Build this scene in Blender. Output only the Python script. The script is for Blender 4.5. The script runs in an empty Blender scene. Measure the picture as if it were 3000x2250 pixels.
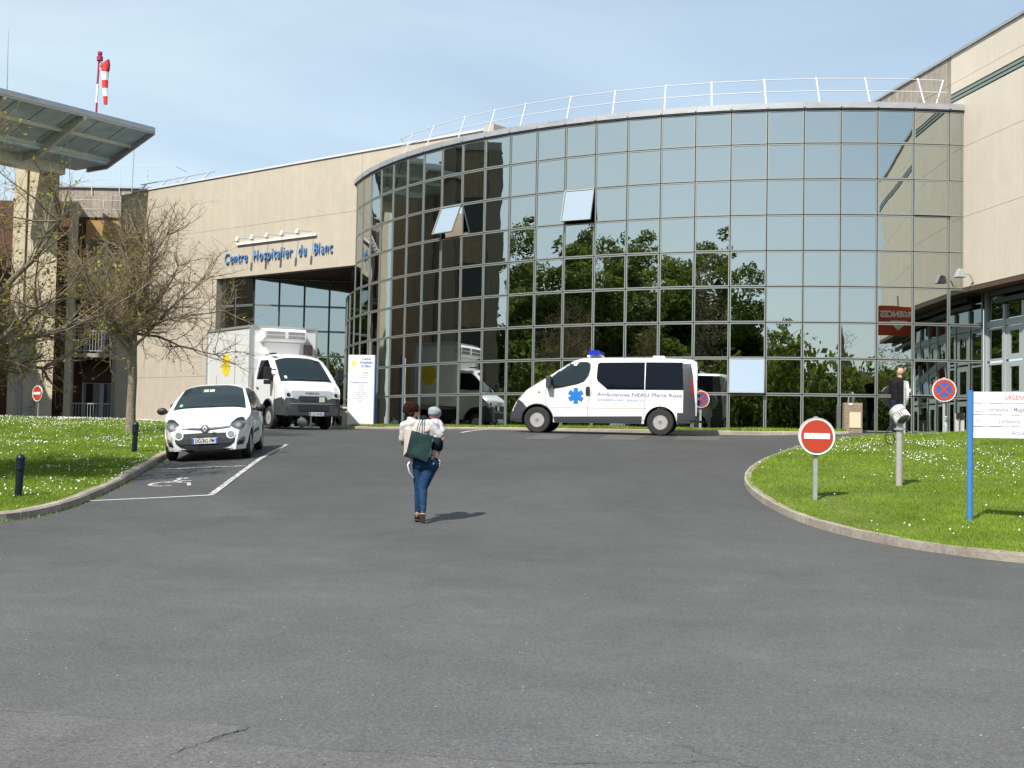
import bpy, bmesh, math, random
import numpy as np
from mathutils import Vector, Matrix
from mathutils.bvhtree import BVHTree
R = math.radians
pi = math.pi
random.seed(7); rng = np.random.default_rng(7)
S = bpy.context.scene
COL = S.collection

# ------------------------------------------------------------------ camera, world, sun
PITCH, ROLL = .0457, .0192
cam = bpy.data.cameras.new('camera'); cam.sensor_width = 36; cam.lens = 3798.2/3000*36
cam.clip_start = .1; cam.clip_end = 3000
co = bpy.data.objects.new('camera', cam); COL.objects.link(co)
fw = Vector((0, math.cos(PITCH), math.sin(PITCH))); up0 = Vector((0, -math.sin(PITCH), math.cos(PITCH))); rt0 = Vector((1, 0, 0))
rt = rt0*math.cos(ROLL)+up0*math.sin(ROLL); up = -rt0*math.sin(ROLL)+up0*math.cos(ROLL)
m = Matrix.Identity(4)
for i in range(3):
    m[i][0] = rt[i]; m[i][1] = up[i]; m[i][2] = -fw[i]
co.matrix_world = m
S.camera = co
SUN_EL, SUN_AZ = R(49), R(30)      # the sun stands behind the camera, to its left
sd = Vector((-math.sin(SUN_AZ)*math.cos(SUN_EL), -math.cos(SUN_AZ)*math.cos(SUN_EL), math.sin(SUN_EL)))
sl = bpy.data.lights.new('sun', 'SUN'); sl.energy = 4.3; sl.angle = R(.53); sl.color = (1, .955, .88)
so = bpy.data.objects.new('sun', sl); COL.objects.link(so); so.rotation_euler = sd.to_track_quat('Z', 'Y').to_euler()
W = bpy.data.worlds.new('World'); S.world = W; W.use_nodes = True
nt = W.node_tree; nt.nodes.clear()
n_out = nt.nodes.new('ShaderNodeOutputWorld'); n_bg = nt.nodes.new('ShaderNodeBackground')
n_sky = nt.nodes.new('ShaderNodeTexSky'); n_sky.sky_type = 'NISHITA'; n_sky.sun_disc = False
n_sky.sun_elevation = SUN_EL; n_sky.sun_rotation = R(180)+SUN_AZ
n_sky.altitude = 100; n_sky.air_density = 1.0; n_sky.dust_density = 1.2; n_sky.ozone_density = .9
tc = nt.nodes.new('ShaderNodeTexCoord'); mp = nt.nodes.new('ShaderNodeMapping'); mp.inputs['Scale'].default_value = (1.2, 1.2, 5.5); mp.inputs['Rotation'].default_value = (0, .35, .6)
nz = nt.nodes.new('ShaderNodeTexNoise'); nz.inputs['Scale'].default_value = 1.7; nz.inputs['Detail'].default_value = 5; nz.inputs['Roughness'].default_value = .5; nz.inputs['Distortion'].default_value = .6
cr = nt.nodes.new('ShaderNodeValToRGB'); cr.color_ramp.elements[0].position = .16; cr.color_ramp.elements[1].position = .92
cr.color_ramp.elements[0].color = (.20, .20, .20, 1); cr.color_ramp.elements[1].color = (.80, .80, .80, 1)
mx = nt.nodes.new('ShaderNodeMix'); mx.data_type = 'RGBA'
mx.inputs['B'].default_value = (6.1, 7.35, 8.0, 1)
nt.links.new(tc.outputs['Generated'], mp.inputs['Vector']); nt.links.new(mp.outputs[0], nz.inputs['Vector'])
sx_ = nt.nodes.new('ShaderNodeSeparateXYZ'); nt.links.new(tc.outputs['Generated'], sx_.inputs[0])
ma_ = nt.nodes.new('ShaderNodeMath'); ma_.operation = 'MULTIPLY_ADD'; ma_.inputs[1].default_value = -.55; nt.links.new(sx_.outputs[0], ma_.inputs[0]); nt.links.new(nz.outputs['Fac'], ma_.inputs[2])
nt.links.new(ma_.outputs[0], cr.inputs[0]); nt.links.new(cr.outputs[0], mx.inputs['Factor'])
nt.links.new(n_sky.outputs[0], mx.inputs['A']); nt.links.new(mx.outputs['Result'], n_bg.inputs['Color'])
n_bg.inputs['Strength'].default_value = .10
nt.links.new(n_bg.outputs[0], n_out.inputs[0])
S.view_settings.view_transform = 'Standard'; S.view_settings.look = 'None'; S.view_settings.gamma = 1; S.view_settings.exposure = .50
try: S.view_settings.use_curve_mapping = False
except Exception: pass
S.render.engine = 'CYCLES'; S.cycles.use_denoising = True; S.cycles.max_bounces = 6; S.cycles.transparent_max_bounces = 12
S.cycles.caustics_reflective = False; S.cycles.caustics_refractive = False
S.render.filter_size = 1.3 if hasattr(S.render, 'filter_size') else 1.5

# ------------------------------------------------------------------ terrain height
YA = [0, 8, 13, 18, 23, 28, 32, 33.4, 36, 38, 42, 60, 400]; ZA = [-1.62, -1.52, -1.36, -1.13, -.72, -.20, .25, .30, .36, .40, .45, .5, .5]
YB = [0, 8, 13, 18, 22, 25.5, 30, 34, 38, 42, 46, 60, 400]; ZB = [-1.62, -1.52, -1.36, -1.10, -.76, -.42, -.13, .1, .27, .37, .43, .5, .5]
YC = [0, 8, 13, 18, 23, 28, 30, 32, 34, 35.5, 40, 60]; ZC = [-1.62, -1.52, -1.36, -1.13, -.72, -.15, .1, .28, .42, .49, .5, .5]
def _sm(t):
    t = np.clip(t, 0, 1); return t*t*(3-2*t)
YY = np.arange(-5, 130, .1)
def _smooth(Y, Z):
    v = np.interp(YY, Y, Z); k = np.ones(15)/15
    return np.convolve(np.pad(v, 7, mode='edge'), k, 'valid')
TA, TB, TC = _smooth(YA, ZA), _smooth(YB, ZB), _smooth(YC, ZC)
def G(x, y):
    x = np.asarray(x, float); y = np.asarray(y, float)
    t = _sm(-x/6.); u = _sm((x-6)/3.5)
    z = (1-t-u)*np.interp(y, YY, TA)+t*np.interp(y, YY, TB)+u*np.interp(y, YY, TC)
    z = z+.055*np.clip(x+5.3, -1.8, .6)*_sm((y-19)/4)*_sm((33-y)/3)
    return z
def g(x, y): return float(G(x, y))

# ------------------------------------------------------------------ materials
MATS = {}
def srgb(h):
    h = h.lstrip('#'); c = [int(h[i:i+2], 16)/255 for i in (0, 2, 4)]
    return tuple((v/12.92 if v <= .04045 else ((v+.055)/1.055)**2.4) for v in c)
def M(name, color, rough=.6, metal=0., var=.0, vscale=4., bump=0., bscale=40., coat=0., emit=0, streak=0., spec=.5, stretch=None, var2=0, v2scale=.5):
    if name in MATS: return MATS[name]
    mt = bpy.data.materials.new(name); mt.use_nodes = True; t = mt.node_tree; b = t.nodes['Principled BSDF']
    b.inputs['Base Color'].default_value = (*color, 1); b.inputs['Roughness'].default_value = rough; b.inputs['Metallic'].default_value = metal
    b.inputs['Specular IOR Level'].default_value = spec
    if coat: b.inputs['Coat Weight'].default_value = coat; b.inputs['Coat Roughness'].default_value = .06
    if emit: b.inputs['Emission Color'].default_value = (*color, 1); b.inputs['Emission Strength'].default_value = emit
    L = t.links
    tcn = t.nodes.new('ShaderNodeTexCoord')
    src = None
    def mixdark(prev, fac_socket, amt, tint=(.45, .43, .40)):
        mm = t.nodes.new('ShaderNodeMix'); mm.data_type = 'RGBA'; mm.blend_type = 'MULTIPLY'
        mm.inputs['Factor'].default_value = 1
        rp = t.nodes.new('ShaderNodeMapRange'); rp.inputs['From Min'].default_value = .3; rp.inputs['From Max'].default_value = .7
        rp.inputs['To Min'].default_value = 1-amt; rp.inputs['To Max'].default_value = 1+amt*.5
        L.new(fac_socket, rp.inputs['Value'])
        if prev is None: mm.inputs['A'].default_value = (*color, 1)
        else: L.new(prev, mm.inputs['A'])
        L.new(rp.outputs[0], mm.inputs['B']); return mm.outputs['Result']
    if var:
        n = t.nodes.new('ShaderNodeTexNoise'); n.inputs['Scale'].default_value = vscale; n.inputs['Detail'].default_value = 6; n.inputs['Roughness'].default_value = .65
        if stretch:
            mpn = t.nodes.new('ShaderNodeMapping'); mpn.inputs['Scale'].default_value = stretch; L.new(tcn.outputs['Object'], mpn.inputs[0]); L.new(mpn.outputs[0], n.inputs['Vector'])
        else: L.new(tcn.outputs['Object'], n.inputs['Vector'])
        src = mixdark(src, n.outputs['Fac'], var)
    if var2:
        n = t.nodes.new('ShaderNodeTexNoise'); n.inputs['Scale'].default_value = v2scale; n.inputs['Detail'].default_value = 4
        L.new(tcn.outputs['Object'], n.inputs['Vector']); src = mixdark(src, n.outputs['Fac'], var2)
    if streak:
        n = t.nodes.new('ShaderNodeTexNoise'); n.inputs['Scale'].default_value = 1; n.inputs['Detail'].default_value = 7; n.inputs['Roughness'].default_value = .7
        mpn = t.nodes.new('ShaderNodeMapping'); mpn.inputs['Scale'].default_value = (13, 13, .3); L.new(tcn.outputs['Object'], mpn.inputs[0]); L.new(mpn.outputs[0], n.inputs['Vector'])
        src = mixdark(src, n.outputs['Fac'], streak)
    if src is not None: L.new(src, b.inputs['Base Color'])
    if bump:
        n = t.nodes.new('ShaderNodeTexNoise'); n.inputs['Scale'].default_value = bscale; n.inputs['Detail'].default_value = 4
        L.new(tcn.outputs['Object'], n.inputs['Vector'])
        bp = t.nodes.new('ShaderNodeBump'); bp.inputs['Strength'].default_value = bump; bp.inputs['Distance'].default_value = .02
        L.new(n.outputs['Fac'], bp.inputs['Height']); L.new(bp.outputs[0], b.inputs['Normal'])
    MATS[name] = mt; return mt

def glass_pane_mat(name, refl=(.60, .64, .615), fac=.80, inner=(.16, .15, .11), wav=.0016):
    mt = bpy.data.materials.new(name); mt.use_nodes = True; t = mt.node_tree; t.nodes.clear(); L = t.links
    out = t.nodes.new('ShaderNodeOutputMaterial'); gl = t.nodes.new('ShaderNodeBsdfGlossy'); tr = t.nodes.new('ShaderNodeBsdfTransparent'); mix = t.nodes.new('ShaderNodeMixShader')
    gl.inputs['Color'].default_value = (*refl, 1); gl.inputs['Roughness'].default_value = .0
    tr.inputs['Color'].default_value = (*inner, 1); mix.inputs[0].default_value = fac
    tcn = t.nodes.new('ShaderNodeTexCoord'); oi = t.nodes.new('ShaderNodeObjectInfo'); ad = t.nodes.new('ShaderNodeVectorMath'); ad.operation = 'MULTIPLY_ADD'
    ad.inputs[1].default_value = (1, 1, 1)
    sc = t.nodes.new('ShaderNodeVectorMath'); sc.operation = 'SCALE'; sc.inputs['Scale'].default_value = 40
    cmb = t.nodes.new('ShaderNodeCombineXYZ'); L.new(oi.outputs['Random'], cmb.inputs[0]); L.new(oi.outputs['Random'], cmb.inputs[1]); L.new(cmb.outputs[0], sc.inputs[0])
    L.new(tcn.outputs['Object'], ad.inputs[0]); L.new(sc.outputs[0], ad.inputs[2])
    n = t.nodes.new('ShaderNodeTexNoise'); n.inputs['Scale'].default_value = 1.3; n.inputs['Detail'].default_value = 1.0; L.new(ad.outputs[0], n.inputs['Vector'])
    bp = t.nodes.new('ShaderNodeBump'); bp.inputs['Strength'].default_value = 1; bp.inputs['Distance'].default_value = wav
    L.new(n.outputs['Fac'], bp.inputs['Height']); L.new(bp.outputs[0], gl.inputs['Normal'])
    L.new(tr.outputs[0], mix.inputs[1]); L.new(gl.outputs[0], mix.inputs[2]); L.new(mix.outputs[0], out.inputs[0])
    MATS[name] = mt; return mt

def asphalt_mat(name, base, tint=(1, 1, 1), spk=.5, grad=True):
    mt = bpy.data.materials.new(name); mt.use_nodes = True; t = mt.node_tree; b = t.nodes['Principled BSDF']; L = t.links
    b.inputs['Roughness'].default_value = .85; b.inputs['Specular IOR Level'].default_value = .35
    geo = t.nodes.new('ShaderNodeNewGeometry')
    def noise(sc, det=4, ro=.6, dist=0):
        n = t.nodes.new('ShaderNodeTexNoise'); n.inputs['Scale'].default_value = sc; n.inputs['Detail'].default_value = det; n.inputs['Roughness'].default_value = ro; n.inputs['Distortion'].default_value = dist
        L.new(geo.outputs['Position'], n.inputs['Vector']); return n.outputs['Fac']
    def mr(s, a, b_, c, d):
        r = t.nodes.new('ShaderNodeMapRange'); r.inputs['From Min'].default_value = a; r.inputs['From Max'].default_value = b_; r.inputs['To Min'].default_value = c; r.inputs['To Max'].default_value = d; L.new(s, r.inputs['Value']); return r.outputs[0]
    def mul(a, b_):
        q = t.nodes.new('ShaderNodeMath'); q.operation = 'MULTIPLY'
        for i, v in enumerate((a, b_)):
            if isinstance(v, (int, float)): q.inputs[i].default_value = v
            else: L.new(v, q.inputs[i])
        return q.outputs[0]
    def add(a, b_):
        q = t.nodes.new('ShaderNodeMath'); q.operation = 'ADD'
        for i, v in enumerate((a, b_)):
            if isinstance(v, (int, float)): q.inputs[i].default_value = v
            else: L.new(v, q.inputs[i])
        return q.outputs[0]
    v = mr(noise(.35, 5, .6, .5), .3, .7, .85, 1.13)
    v = mul(v, mr(noise(2.2, 5, .7), .3, .7, .93, 1.07))
    v = mul(v, mr(noise(85, 3, .8), .28, .72, .55, 1.5))
    v = mul(v, mr(noise(42, 2, .8), .3, .7, .72, 1.30))
    v = mul(v, mr(noise(.9, 3, .6, 1.5), .35, .65, .95, 1.05))
    vo = t.nodes.new('ShaderNodeTexVoronoi'); vo.inputs['Scale'].default_value = 75; L.new(geo.outputs['Position'], vo.inputs['Vector'])
    dot = mr(vo.outputs['Distance'], .08, .2, 1, 0)
    sel = t.nodes.new('ShaderNodeSeparateColor'); L.new(vo.outputs['Color'], sel.inputs[0])
    bright = mul(dot, mr(sel.outputs[0], .90, .93, 0, spk))
    dark = mul(dot, mr(sel.outputs[1], .8, .85, 0, -.45))
    v = add(v, add(mul(bright, 2.2), dark))
    if grad:     # tarmac tone runs from lighter at the near end to darker further up
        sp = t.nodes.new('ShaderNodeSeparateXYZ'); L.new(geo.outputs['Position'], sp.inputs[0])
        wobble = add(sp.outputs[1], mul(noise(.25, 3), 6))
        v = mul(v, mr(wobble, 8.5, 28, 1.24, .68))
    v = mul(v, base)
    cmb = t.nodes.new('ShaderNodeCombineColor')
    for i, ch in enumerate(('Red', 'Green', 'Blue')): L.new(mul(v, tint[i]), cmb.inputs[ch])
    hs = t.nodes.new('ShaderNodeMix'); hs.data_type = 'RGBA'; hs.blend_type = 'OVERLAY'; hs.inputs['Factor'].default_value = .10
    vo2 = t.nodes.new('ShaderNodeTexVoronoi'); vo2.inputs['Scale'].default_value = 60; L.new(geo.outputs['Position'], vo2.inputs['Vector'])
    L.new(cmb.outputs[0], hs.inputs['A']); L.new(vo2.outputs['Color'], hs.inputs['B']); L.new(hs.outputs['Result'], b.inputs['Base Color'])
    bp = t.nodes.new('ShaderNodeBump'); bp.inputs['Strength'].default_value = .55; bp.inputs['Distance'].default_value = .006
    L.new(noise(110, 3, .7), bp.inputs['Height']); L.new(bp.outputs[0], b.inputs['Normal'])
    MATS[name] = mt; return mt

def foliage_mat(name, c1, c2, c3=None, trans=.35, patch=.8):
    mt = bpy.data.materials.new(name); mt.use_nodes = True; t = mt.node_tree; b = t.nodes['Principled BSDF']; L = t.links
    b.inputs['Roughness'].default_value = .6; b.inputs['Specular IOR Level'].default_value = .25
    geo = t.nodes.new('ShaderNodeNewGeometry'); rp = t.nodes.new('ShaderNodeValToRGB')
    rp.color_ramp.elements[0].color = (*c1, 1); rp.color_ramp.elements[1].color = (*c2, 1)
    if c3: e = rp.color_ramp.elements.new(.93); e.color = (*c2, 1); rp.color_ramp.elements[2].color = (*c3, 1)
    n = t.nodes.new('ShaderNodeTexNoise'); n.inputs['Scale'].default_value = patch; n.inputs['Detail'].default_value = 4; L.new(geo.outputs['Position'], n.inputs['Vector'])
    a = t.nodes.new('ShaderNodeMath'); a.operation = 'MULTIPLY_ADD'; a.inputs[1].default_value = .45; L.new(geo.outputs['Random Per Island'], a.inputs[0])
    r2 = t.nodes.new('ShaderNodeMapRange'); r2.inputs['From Min'].default_value = .3; r2.inputs['From Max'].default_value = .7; r2.inputs['To Max'].default_value = .60; L.new(n.outputs['Fac'], r2.inputs['Value']); L.new(r2.outputs[0], a.inputs[2])
    L.new(a.outputs[0], rp.inputs[0]); L.new(rp.outputs[0], b.inputs['Base Color'])
    if trans:
        tl = t.nodes.new('ShaderNodeBsdfTranslucent'); L.new(rp.outputs[0], tl.inputs['Color']); ms = t.nodes.new('ShaderNodeMixShader'); ms.inputs[0].default_value = trans
        out = t.nodes['Material Output']; L.new(b.outputs[0], ms.inputs[1]); L.new(tl.outputs[0], ms.inputs[2]); L.new(ms.outputs[0], out.inputs[0])
    MATS[name] = mt; return mt

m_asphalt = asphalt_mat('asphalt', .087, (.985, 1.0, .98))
m_asphalt2 = asphalt_mat('asphalt_patch', .114, (1.04, 1.0, .985), spk=.25, grad=False)
m_asphalt3 = asphalt_mat('asphalt_pale', .098, (1.0, 1.0, .98), spk=.5, grad=False)
m_crack = M('crack', (.05, .05, .048), .95)
m_soil = M('lawn_soil', (.12, .14, .035), .95, var=.5, vscale=6, var2=.3, v2scale=.6)
m_grass = foliage_mat('grass_blade', (.125, .215, .016), (.29, .41, .045), (.42, .40, .16), .3, .9)
m_daisy = M('daisy_petal', (.74, .73, .72), .7)
m_kerb = M('kerb_concrete', (.38, .33, .275), .9, var=.28, vscale=14, bump=.5, bscale=60, var2=.25, v2scale=1.3)
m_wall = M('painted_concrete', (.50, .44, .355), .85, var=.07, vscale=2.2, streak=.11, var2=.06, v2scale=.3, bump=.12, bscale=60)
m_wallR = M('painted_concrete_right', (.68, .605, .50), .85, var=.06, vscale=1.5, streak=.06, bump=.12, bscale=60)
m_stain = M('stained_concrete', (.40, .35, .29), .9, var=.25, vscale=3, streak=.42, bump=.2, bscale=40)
m_tower = M('tower_concrete', (.60, .52, .38), .88, var=.1, vscale=2, streak=.12)
m_joint = M('joint_shadow', (.24, .21, .18), .9)
m_soffit = M('soffit_board', (.10, .065, .045), .8, var=.2)
m_brown = M('brown_cladding', (.12, .05, .025), .75, var=.2, vscale=2)
m_ochre = M('ochre_cladding', (.42, .24, .10), .75, var=.12, vscale=2)
m_alu = M('aluminium_frame', (.36, .38, .36), .38, metal=.55, var=.08)
m_blackgap = M('black_gasket', (.012, .013, .014), .6)
m_zinc = M('zinc_flashing', (.47, .47, .49), .45, metal=.5, var=.2, vscale=1.5, stretch=(1, 1, 4))
m_white = M('white_paint', (.82, .80, .79), .45)
m_rail = M('white_rail_paint', (.62, .62, .66), .4)
m_steel = M('galvanised_steel', (.46, .49, .50), .45, metal=.35, var=.2, vscale=20)
m_glass = glass_pane_mat('reflective_glass')
m_glass_lo = glass_pane_mat('reflective_glass_recess', (.50, .56, .57), .74, (.14, .13, .10))
m_interior = M('interior_wall', (.30, .24, .17), .9, var=.2, vscale=.6)
m_slab = M('floor_slab', (.25, .23, .2), .9)
m_curtain = M('ochre_curtain', (.55, .27, .05), .9)
m_black = M('black_plastic', (.018, .018, .02), .5, bump=.1, bscale=200)
m_dkgrey = M('grey_plastic', (.045, .047, .053), .6, bump=.08, bscale=150)
m_car = M('white_car_paint', (.80, .80, .79), .35, coat=.8, var=.03, vscale=3)
m_carglass = None
m_tyre = M('tyre_rubber', (.028, .027, .026), .85, var=.3, vscale=12)
m_rim = M('steel_rim', (.46, .45, .43), .45, metal=.25, var=.2, vscale=15)
m_lens = M('headlight_lens', (.38, .39, .40), .12, metal=.5)
m_under = M('underbody', (.012, .012, .012), .9)
m_red = M('sign_red', (.50, .055, .022), .45, var=.06)
m_signblue = M('sign_blue', (.03, .12, .42), .45)
m_blue = M('blue_post_paint', (.06, .215, .50), .35, var=.05)
m_txtblue = M('text_blue', (.09, .20, .47), .6)
m_txtgrey = M('text_grey_blue', (.25, .27, .40), .6)
m_txtred = M('text_red', (.62, .10, .15), .6)
m_txtblack = M('text_black', (.03, .03, .04), .6)
m_plate = M('plate_white', (.72, .72, .68), .5)
m_plateblue = M('plate_blue', (.03, .1, .45), .5)
m_yellow = M('logo_yellow', (.82, .60, .02), .5)
m_starblue = M('star_blue', (.02, .19, .58), .4)
m_bollard = M('dark_blue_green_metal', (.010, .022, .030), .38, metal=.3)
m_bark = M('bark', (.235, .20, .145), .95, var=.45, vscale=9, bump=.9, bscale=30)
m_twig = M('twig_bark', (.27, .20, .11), .9, var=.25, vscale=5)
m_leaf_young = foliage_mat('young_leaf', (.22, .26, .02), (.40, .40, .05), None, .4)
m_bud = M('reddish_bud', (.38, .24, .08), .8)
m_road_white = M('road_paint', (.62, .61, .58), .8, var=.35, vscale=30)

# ------------------------------------------------------------------ mesh builder
class MB:
    def __init__(s): s.v = []; s.f = []; s.mi = []; s.T = None
    def add(s, vs, fs, mi=0):
        o = len(s.v)
        for p in vs:
            p = Vector(p)
            if s.T is not None: p = s.T @ p
            s.v.append((p.x, p.y, p.z))
        for q in fs: s.f.append(tuple(i+o for i in q)); s.mi.append(mi)
        return s
    def box(s, c, d, rz=0, mi=0, M3=None):
        x, y, z = d[0]/2, d[1]/2, d[2]/2
        vs = [Vector((a*x, b*y, e*z)) for e in (-1, 1) for b in (-1, 1) for a in (-1, 1)]
        if M3 is not None: vs = [M3 @ v for v in vs]
        elif rz: rr = Matrix.Rotation(rz, 3, 'Z'); vs = [rr @ v for v in vs]
        c = Vector(c)
        return s.add([v+c for v in vs], [(0, 2, 3, 1), (4, 5, 7, 6), (0, 1, 5, 4), (1, 3, 7, 5), (3, 2, 6, 7), (2, 0, 4, 6)], mi)
    def bar(s, a, b, w, h, mi=0, upv=(0, 0, 1)):
        a = Vector(a); b = Vector(b); d = b-a; L_ = d.length; d.normalize(); u = Vector(upv)
        if abs(d.dot(u)) > .98: u = Vector((1, 0, 0))
        sx = d.cross(u).normalized(); sz = sx.cross(d).normalized(); vs = []
        for p in (a, b):
            for (i, j) in ((-1, -1), (1, -1), (1, 1), (-1, 1)): vs.append(p+sx*(i*w/2)+sz*(j*h/2))
        return s.add(vs, [(3, 2, 1, 0), (4, 5, 6, 7), (0, 1, 5, 4), (1, 2, 6, 5), (2, 3, 7, 6), (3, 0, 4, 7)], mi)
    def tube(s, pts, r, n=8, mi=0, cap=True):
        pts = [Vector(p) for p in pts]; k = len(pts)
        if not hasattr(r, '__len__'): r = [r]*k
        vs = []; fs = []; ref = None
        for i, p in enumerate(pts):
            d = (pts[min(i+1, k-1)]-pts[max(i-1, 0)])
            if d.length < 1e-9: d = Vector((0, 0, 1))
            d.normalize()
            if ref is None: ref = Vector((0, 0, 1)) if abs(d.z) < .9 else Vector((1, 0, 0))
            a = d.cross(ref).normalized(); b = a.cross(d).normalized(); ref = b
            ra, rb = r[i] if hasattr(r[i], '__len__') else (r[i], r[i])
            for j in range(n):
                t = 2*pi*j/n; vs.append(p+a*(math.cos(t)*ra)+b*(math.sin(t)*rb))
        for i in range(k-1):
            for j in range(n): fs.append((i*n+j, i*n+(j+1) % n, (i+1)*n+(j+1) % n, (i+1)*n+j))
        if cap: fs.append(tuple(range(n-1, -1, -1))); fs.append(tuple((k-1)*n+j for j in range(n)))
        return s.add(vs, fs, mi)
    def lathe(s, prof, n=24, c=(0, 0, 0), axis='Z', mi=0, M3=None, cap=True):
        c = Vector(c); vs = []; fs = []; k = len(prof)
        for (r, h) in prof:
            for j in range(n):
                t = 2*pi*j/n; p = Vector((r*math.cos(t), r*math.sin(t), h))
                if axis == 'Y': p = Vector((p.x, p.z, -p.y))
                if axis == 'X': p = Vector((p.z, p.x, p.y))
                if M3 is not None: p = M3 @ p
                vs.append(p+c)
        for i in range(k-1):
            for j in range(n): fs.append((i*n+j, i*n+(j+1) % n, (i+1)*n+(j+1) % n, (i+1)*n+j))
        if cap and prof[0][0] > 1e-6: fs.append(tuple(range(n-1, -1, -1)))
        if cap and prof[-1][0] > 1e-6: fs.append(tuple((k-1)*n+j for j in range(n)))
        return s.add(vs, fs, mi)
    def prism(s, poly, h0, h1, frame=None, mi=0):
        """poly in (u,v), extruded h0..h1 along w; frame=(origin,u,v,w)"""
        o, u, v, w = frame if frame else ((0, 0, 0), (1, 0, 0), (0, 1, 0), (0, 0, 1))
        o, u, v, w = Vector(o), Vector(u), Vector(v), Vector(w); n = len(poly)
        vs = [o+u*a+v*b+w*h0 for a, b in poly]+[o+u*a+v*b+w*h1 for a, b in poly]
        fs = [tuple(range(n-1, -1, -1)), tuple(range(n, 2*n))]+[(i, (i+1) % n, n+(i+1) % n, n+i) for i in range(n)]
        return s.add(vs, fs, mi)
    def ell(s, c, r, n=12, k=8, M3=None, mi=0):
        prof = []
        vs = []; fs = []; c = Vector(c)
        for i in range(k+1):
            a = -pi/2+pi*i/k
            for j in range(n):
                t = 2*pi*j/n; p = Vector((r[0]*math.cos(a)*math.cos(t), r[1]*math.cos(a)*math.sin(t), r[2]*math.sin(a)))
                if M3 is not None: p = M3 @ p
                vs.append(p+c)
        for i in range(k):
            for j in range(n): fs.append((i*n+j, i*n+(j+1) % n, (i+1)*n+(j+1) % n, (i+1)*n+j))
        return s.add(vs, fs, mi)
    def mesh(s, name, mats, smooth=None):
        me = bpy.data.meshes.new(name); me.from_pydata(s.v, [], s.f); me.validate(clean_customdata=False)
        for mm in (mats if isinstance(mats, (list, tuple)) else [mats]): me.materials.append(mm)
        if len(me.polygons) == len(s.mi) and any(s.mi): me.polygons.foreach_set('material_index', s.mi)
        bm = bmesh.new(); bm.from_mesh(me); bmesh.ops.recalc_face_normals(bm, faces=bm.faces); bm.to_mesh(me); bm.free()
        if smooth is not None:
            me.shade_smooth(); me.set_sharp_from_angle(angle=R(smooth))
        return me
    def build(s, name, mats, parent=None, smooth=None, **kw):
        return link(name, s.mesh(name, mats, smooth), parent, **kw)
def link(name, me, parent=None, label=None, cat=None, group=None, kind=None, loc=None):
    o = bpy.data.objects.new(name, me); COL.objects.link(o)
    if parent is not None: o.parent = parent
    if loc is not None: o.location = loc
    tag(o, label, cat, group, kind); return o
def tag(o, label=None, cat=None, group=None, kind=None):
    if label: o['label'] = label
    if cat: o['category'] = cat
    if group: o['group'] = group
    if kind: o['kind'] = kind
    return o
def thing(name, label, cat, loc=(0, 0, 0), rz=0, group=None, mat=None):
    o = bpy.data.objects.new(name, None); COL.objects.link(o); o.empty_display_size = .2
    if mat is not None: o.matrix_world = mat
    else: o.location = loc; o.rotation_euler = (0, 0, rz)
    return tag(o, label, cat, group)
def copy_tree(o, parent=None, **kw):
    c = o.copy(); COL.objects.link(c); c.parent = parent
    for ch in o.children: copy_tree(ch, c)
    return c
def bevel(o, w=.01, seg=2, ang=35):
    b = o.modifiers.new('bevel', 'BEVEL'); b.width = w; b.segments = seg; b.limit_method = 'ANGLE'; b.angle_limit = R(ang); return o
def raw(name, v, f, mats, smooth=False):
    me = bpy.data.meshes.new(name); v = np.asarray(v, np.float32); f = np.asarray(f, np.int32)
    me.vertices.add(len(v)); me.vertices.foreach_set('co', v.ravel())
    k = f.shape[1]; me.loops.add(f.size); me.loops.foreach_set('vertex_index', f.ravel())
    me.polygons.add(len(f)); me.polygons.foreach_set('loop_start', np.arange(0, f.size, k, dtype=np.int32)); me.polygons.foreach_set('loop_total', np.full(len(f), k, np.int32))
    if smooth: me.polygons.foreach_set('use_smooth', np.ones(len(f), bool))
    me.update(); me.validate()
    for mm in (mats if isinstance(mats, (list, tuple)) else [mats]): me.materials.append(mm)
    return me
def text_mesh(txt, size, mat, extrude=.0, bold=0., shear=0., sx=1., align='LEFT', space=1.):
    c = bpy.data.curves.new('text', 'FONT'); c.body = txt; c.size = size; c.extrude = extrude; c.offset = bold; c.shear = shear; c.align_x = align; c.space_character = space
    c.resolution_u = 3
    o = bpy.data.objects.new('text', c); me = bpy.data.meshes.new_from_object(o); bpy.data.objects.remove(o)
    if sx != 1.:
        me.transform(Matrix.Diagonal((sx, 1, 1, 1)))
    me.materials.clear(); me.materials.append(mat); return me
def text_width(me):
    xs = [v.co.x for v in me.vertices]; return (min(xs), max(xs)) if xs else (0, 0)
def put_text(name, txt, size, mat, frame, parent, label=None, fit=None, **kw):
    """frame = (origin, right, up): the text is laid in that plane"""
    me = text_mesh(txt, size, mat, **kw)
    a, b = text_width(me)
    if fit and b > a:
        s_ = fit/(b-a); me.transform(Matrix.Diagonal((s_, 1, 1, 1))); a *= s_; b *= s_
        if kw.get('align', 'LEFT') == 'LEFT': me.transform(Matrix.Translation((-a, 0, 0)))
    o_, r_, u_ = [Vector(q) for q in frame]; r_ = r_.normalized(); u_ = u_.normalized(); n_ = r_.cross(u_)
    mm = Matrix(((r_.x, u_.x, n_.x, o_.x), (r_.y, u_.y, n_.y, o_.y), (r_.z, u_.z, n_.z, o_.z), (0, 0, 0, 1)))
    me.transform(mm); me.name = name
    return link(name, me, parent, label)
def in_poly(x, y, poly):
    x = np.asarray(x); y = np.asarray(y); c = np.zeros(x.shape, bool); n = len(poly)
    for i in range(n):
        x1, y1 = poly[i]; x2, y2 = poly[(i+1) % n]
        if y1 == y2: continue
        c ^= ((y1 > y) != (y2 > y)) & (x < (x2-x1)*(y-y1)/(y2-y1)+x1)
    return c
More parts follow.
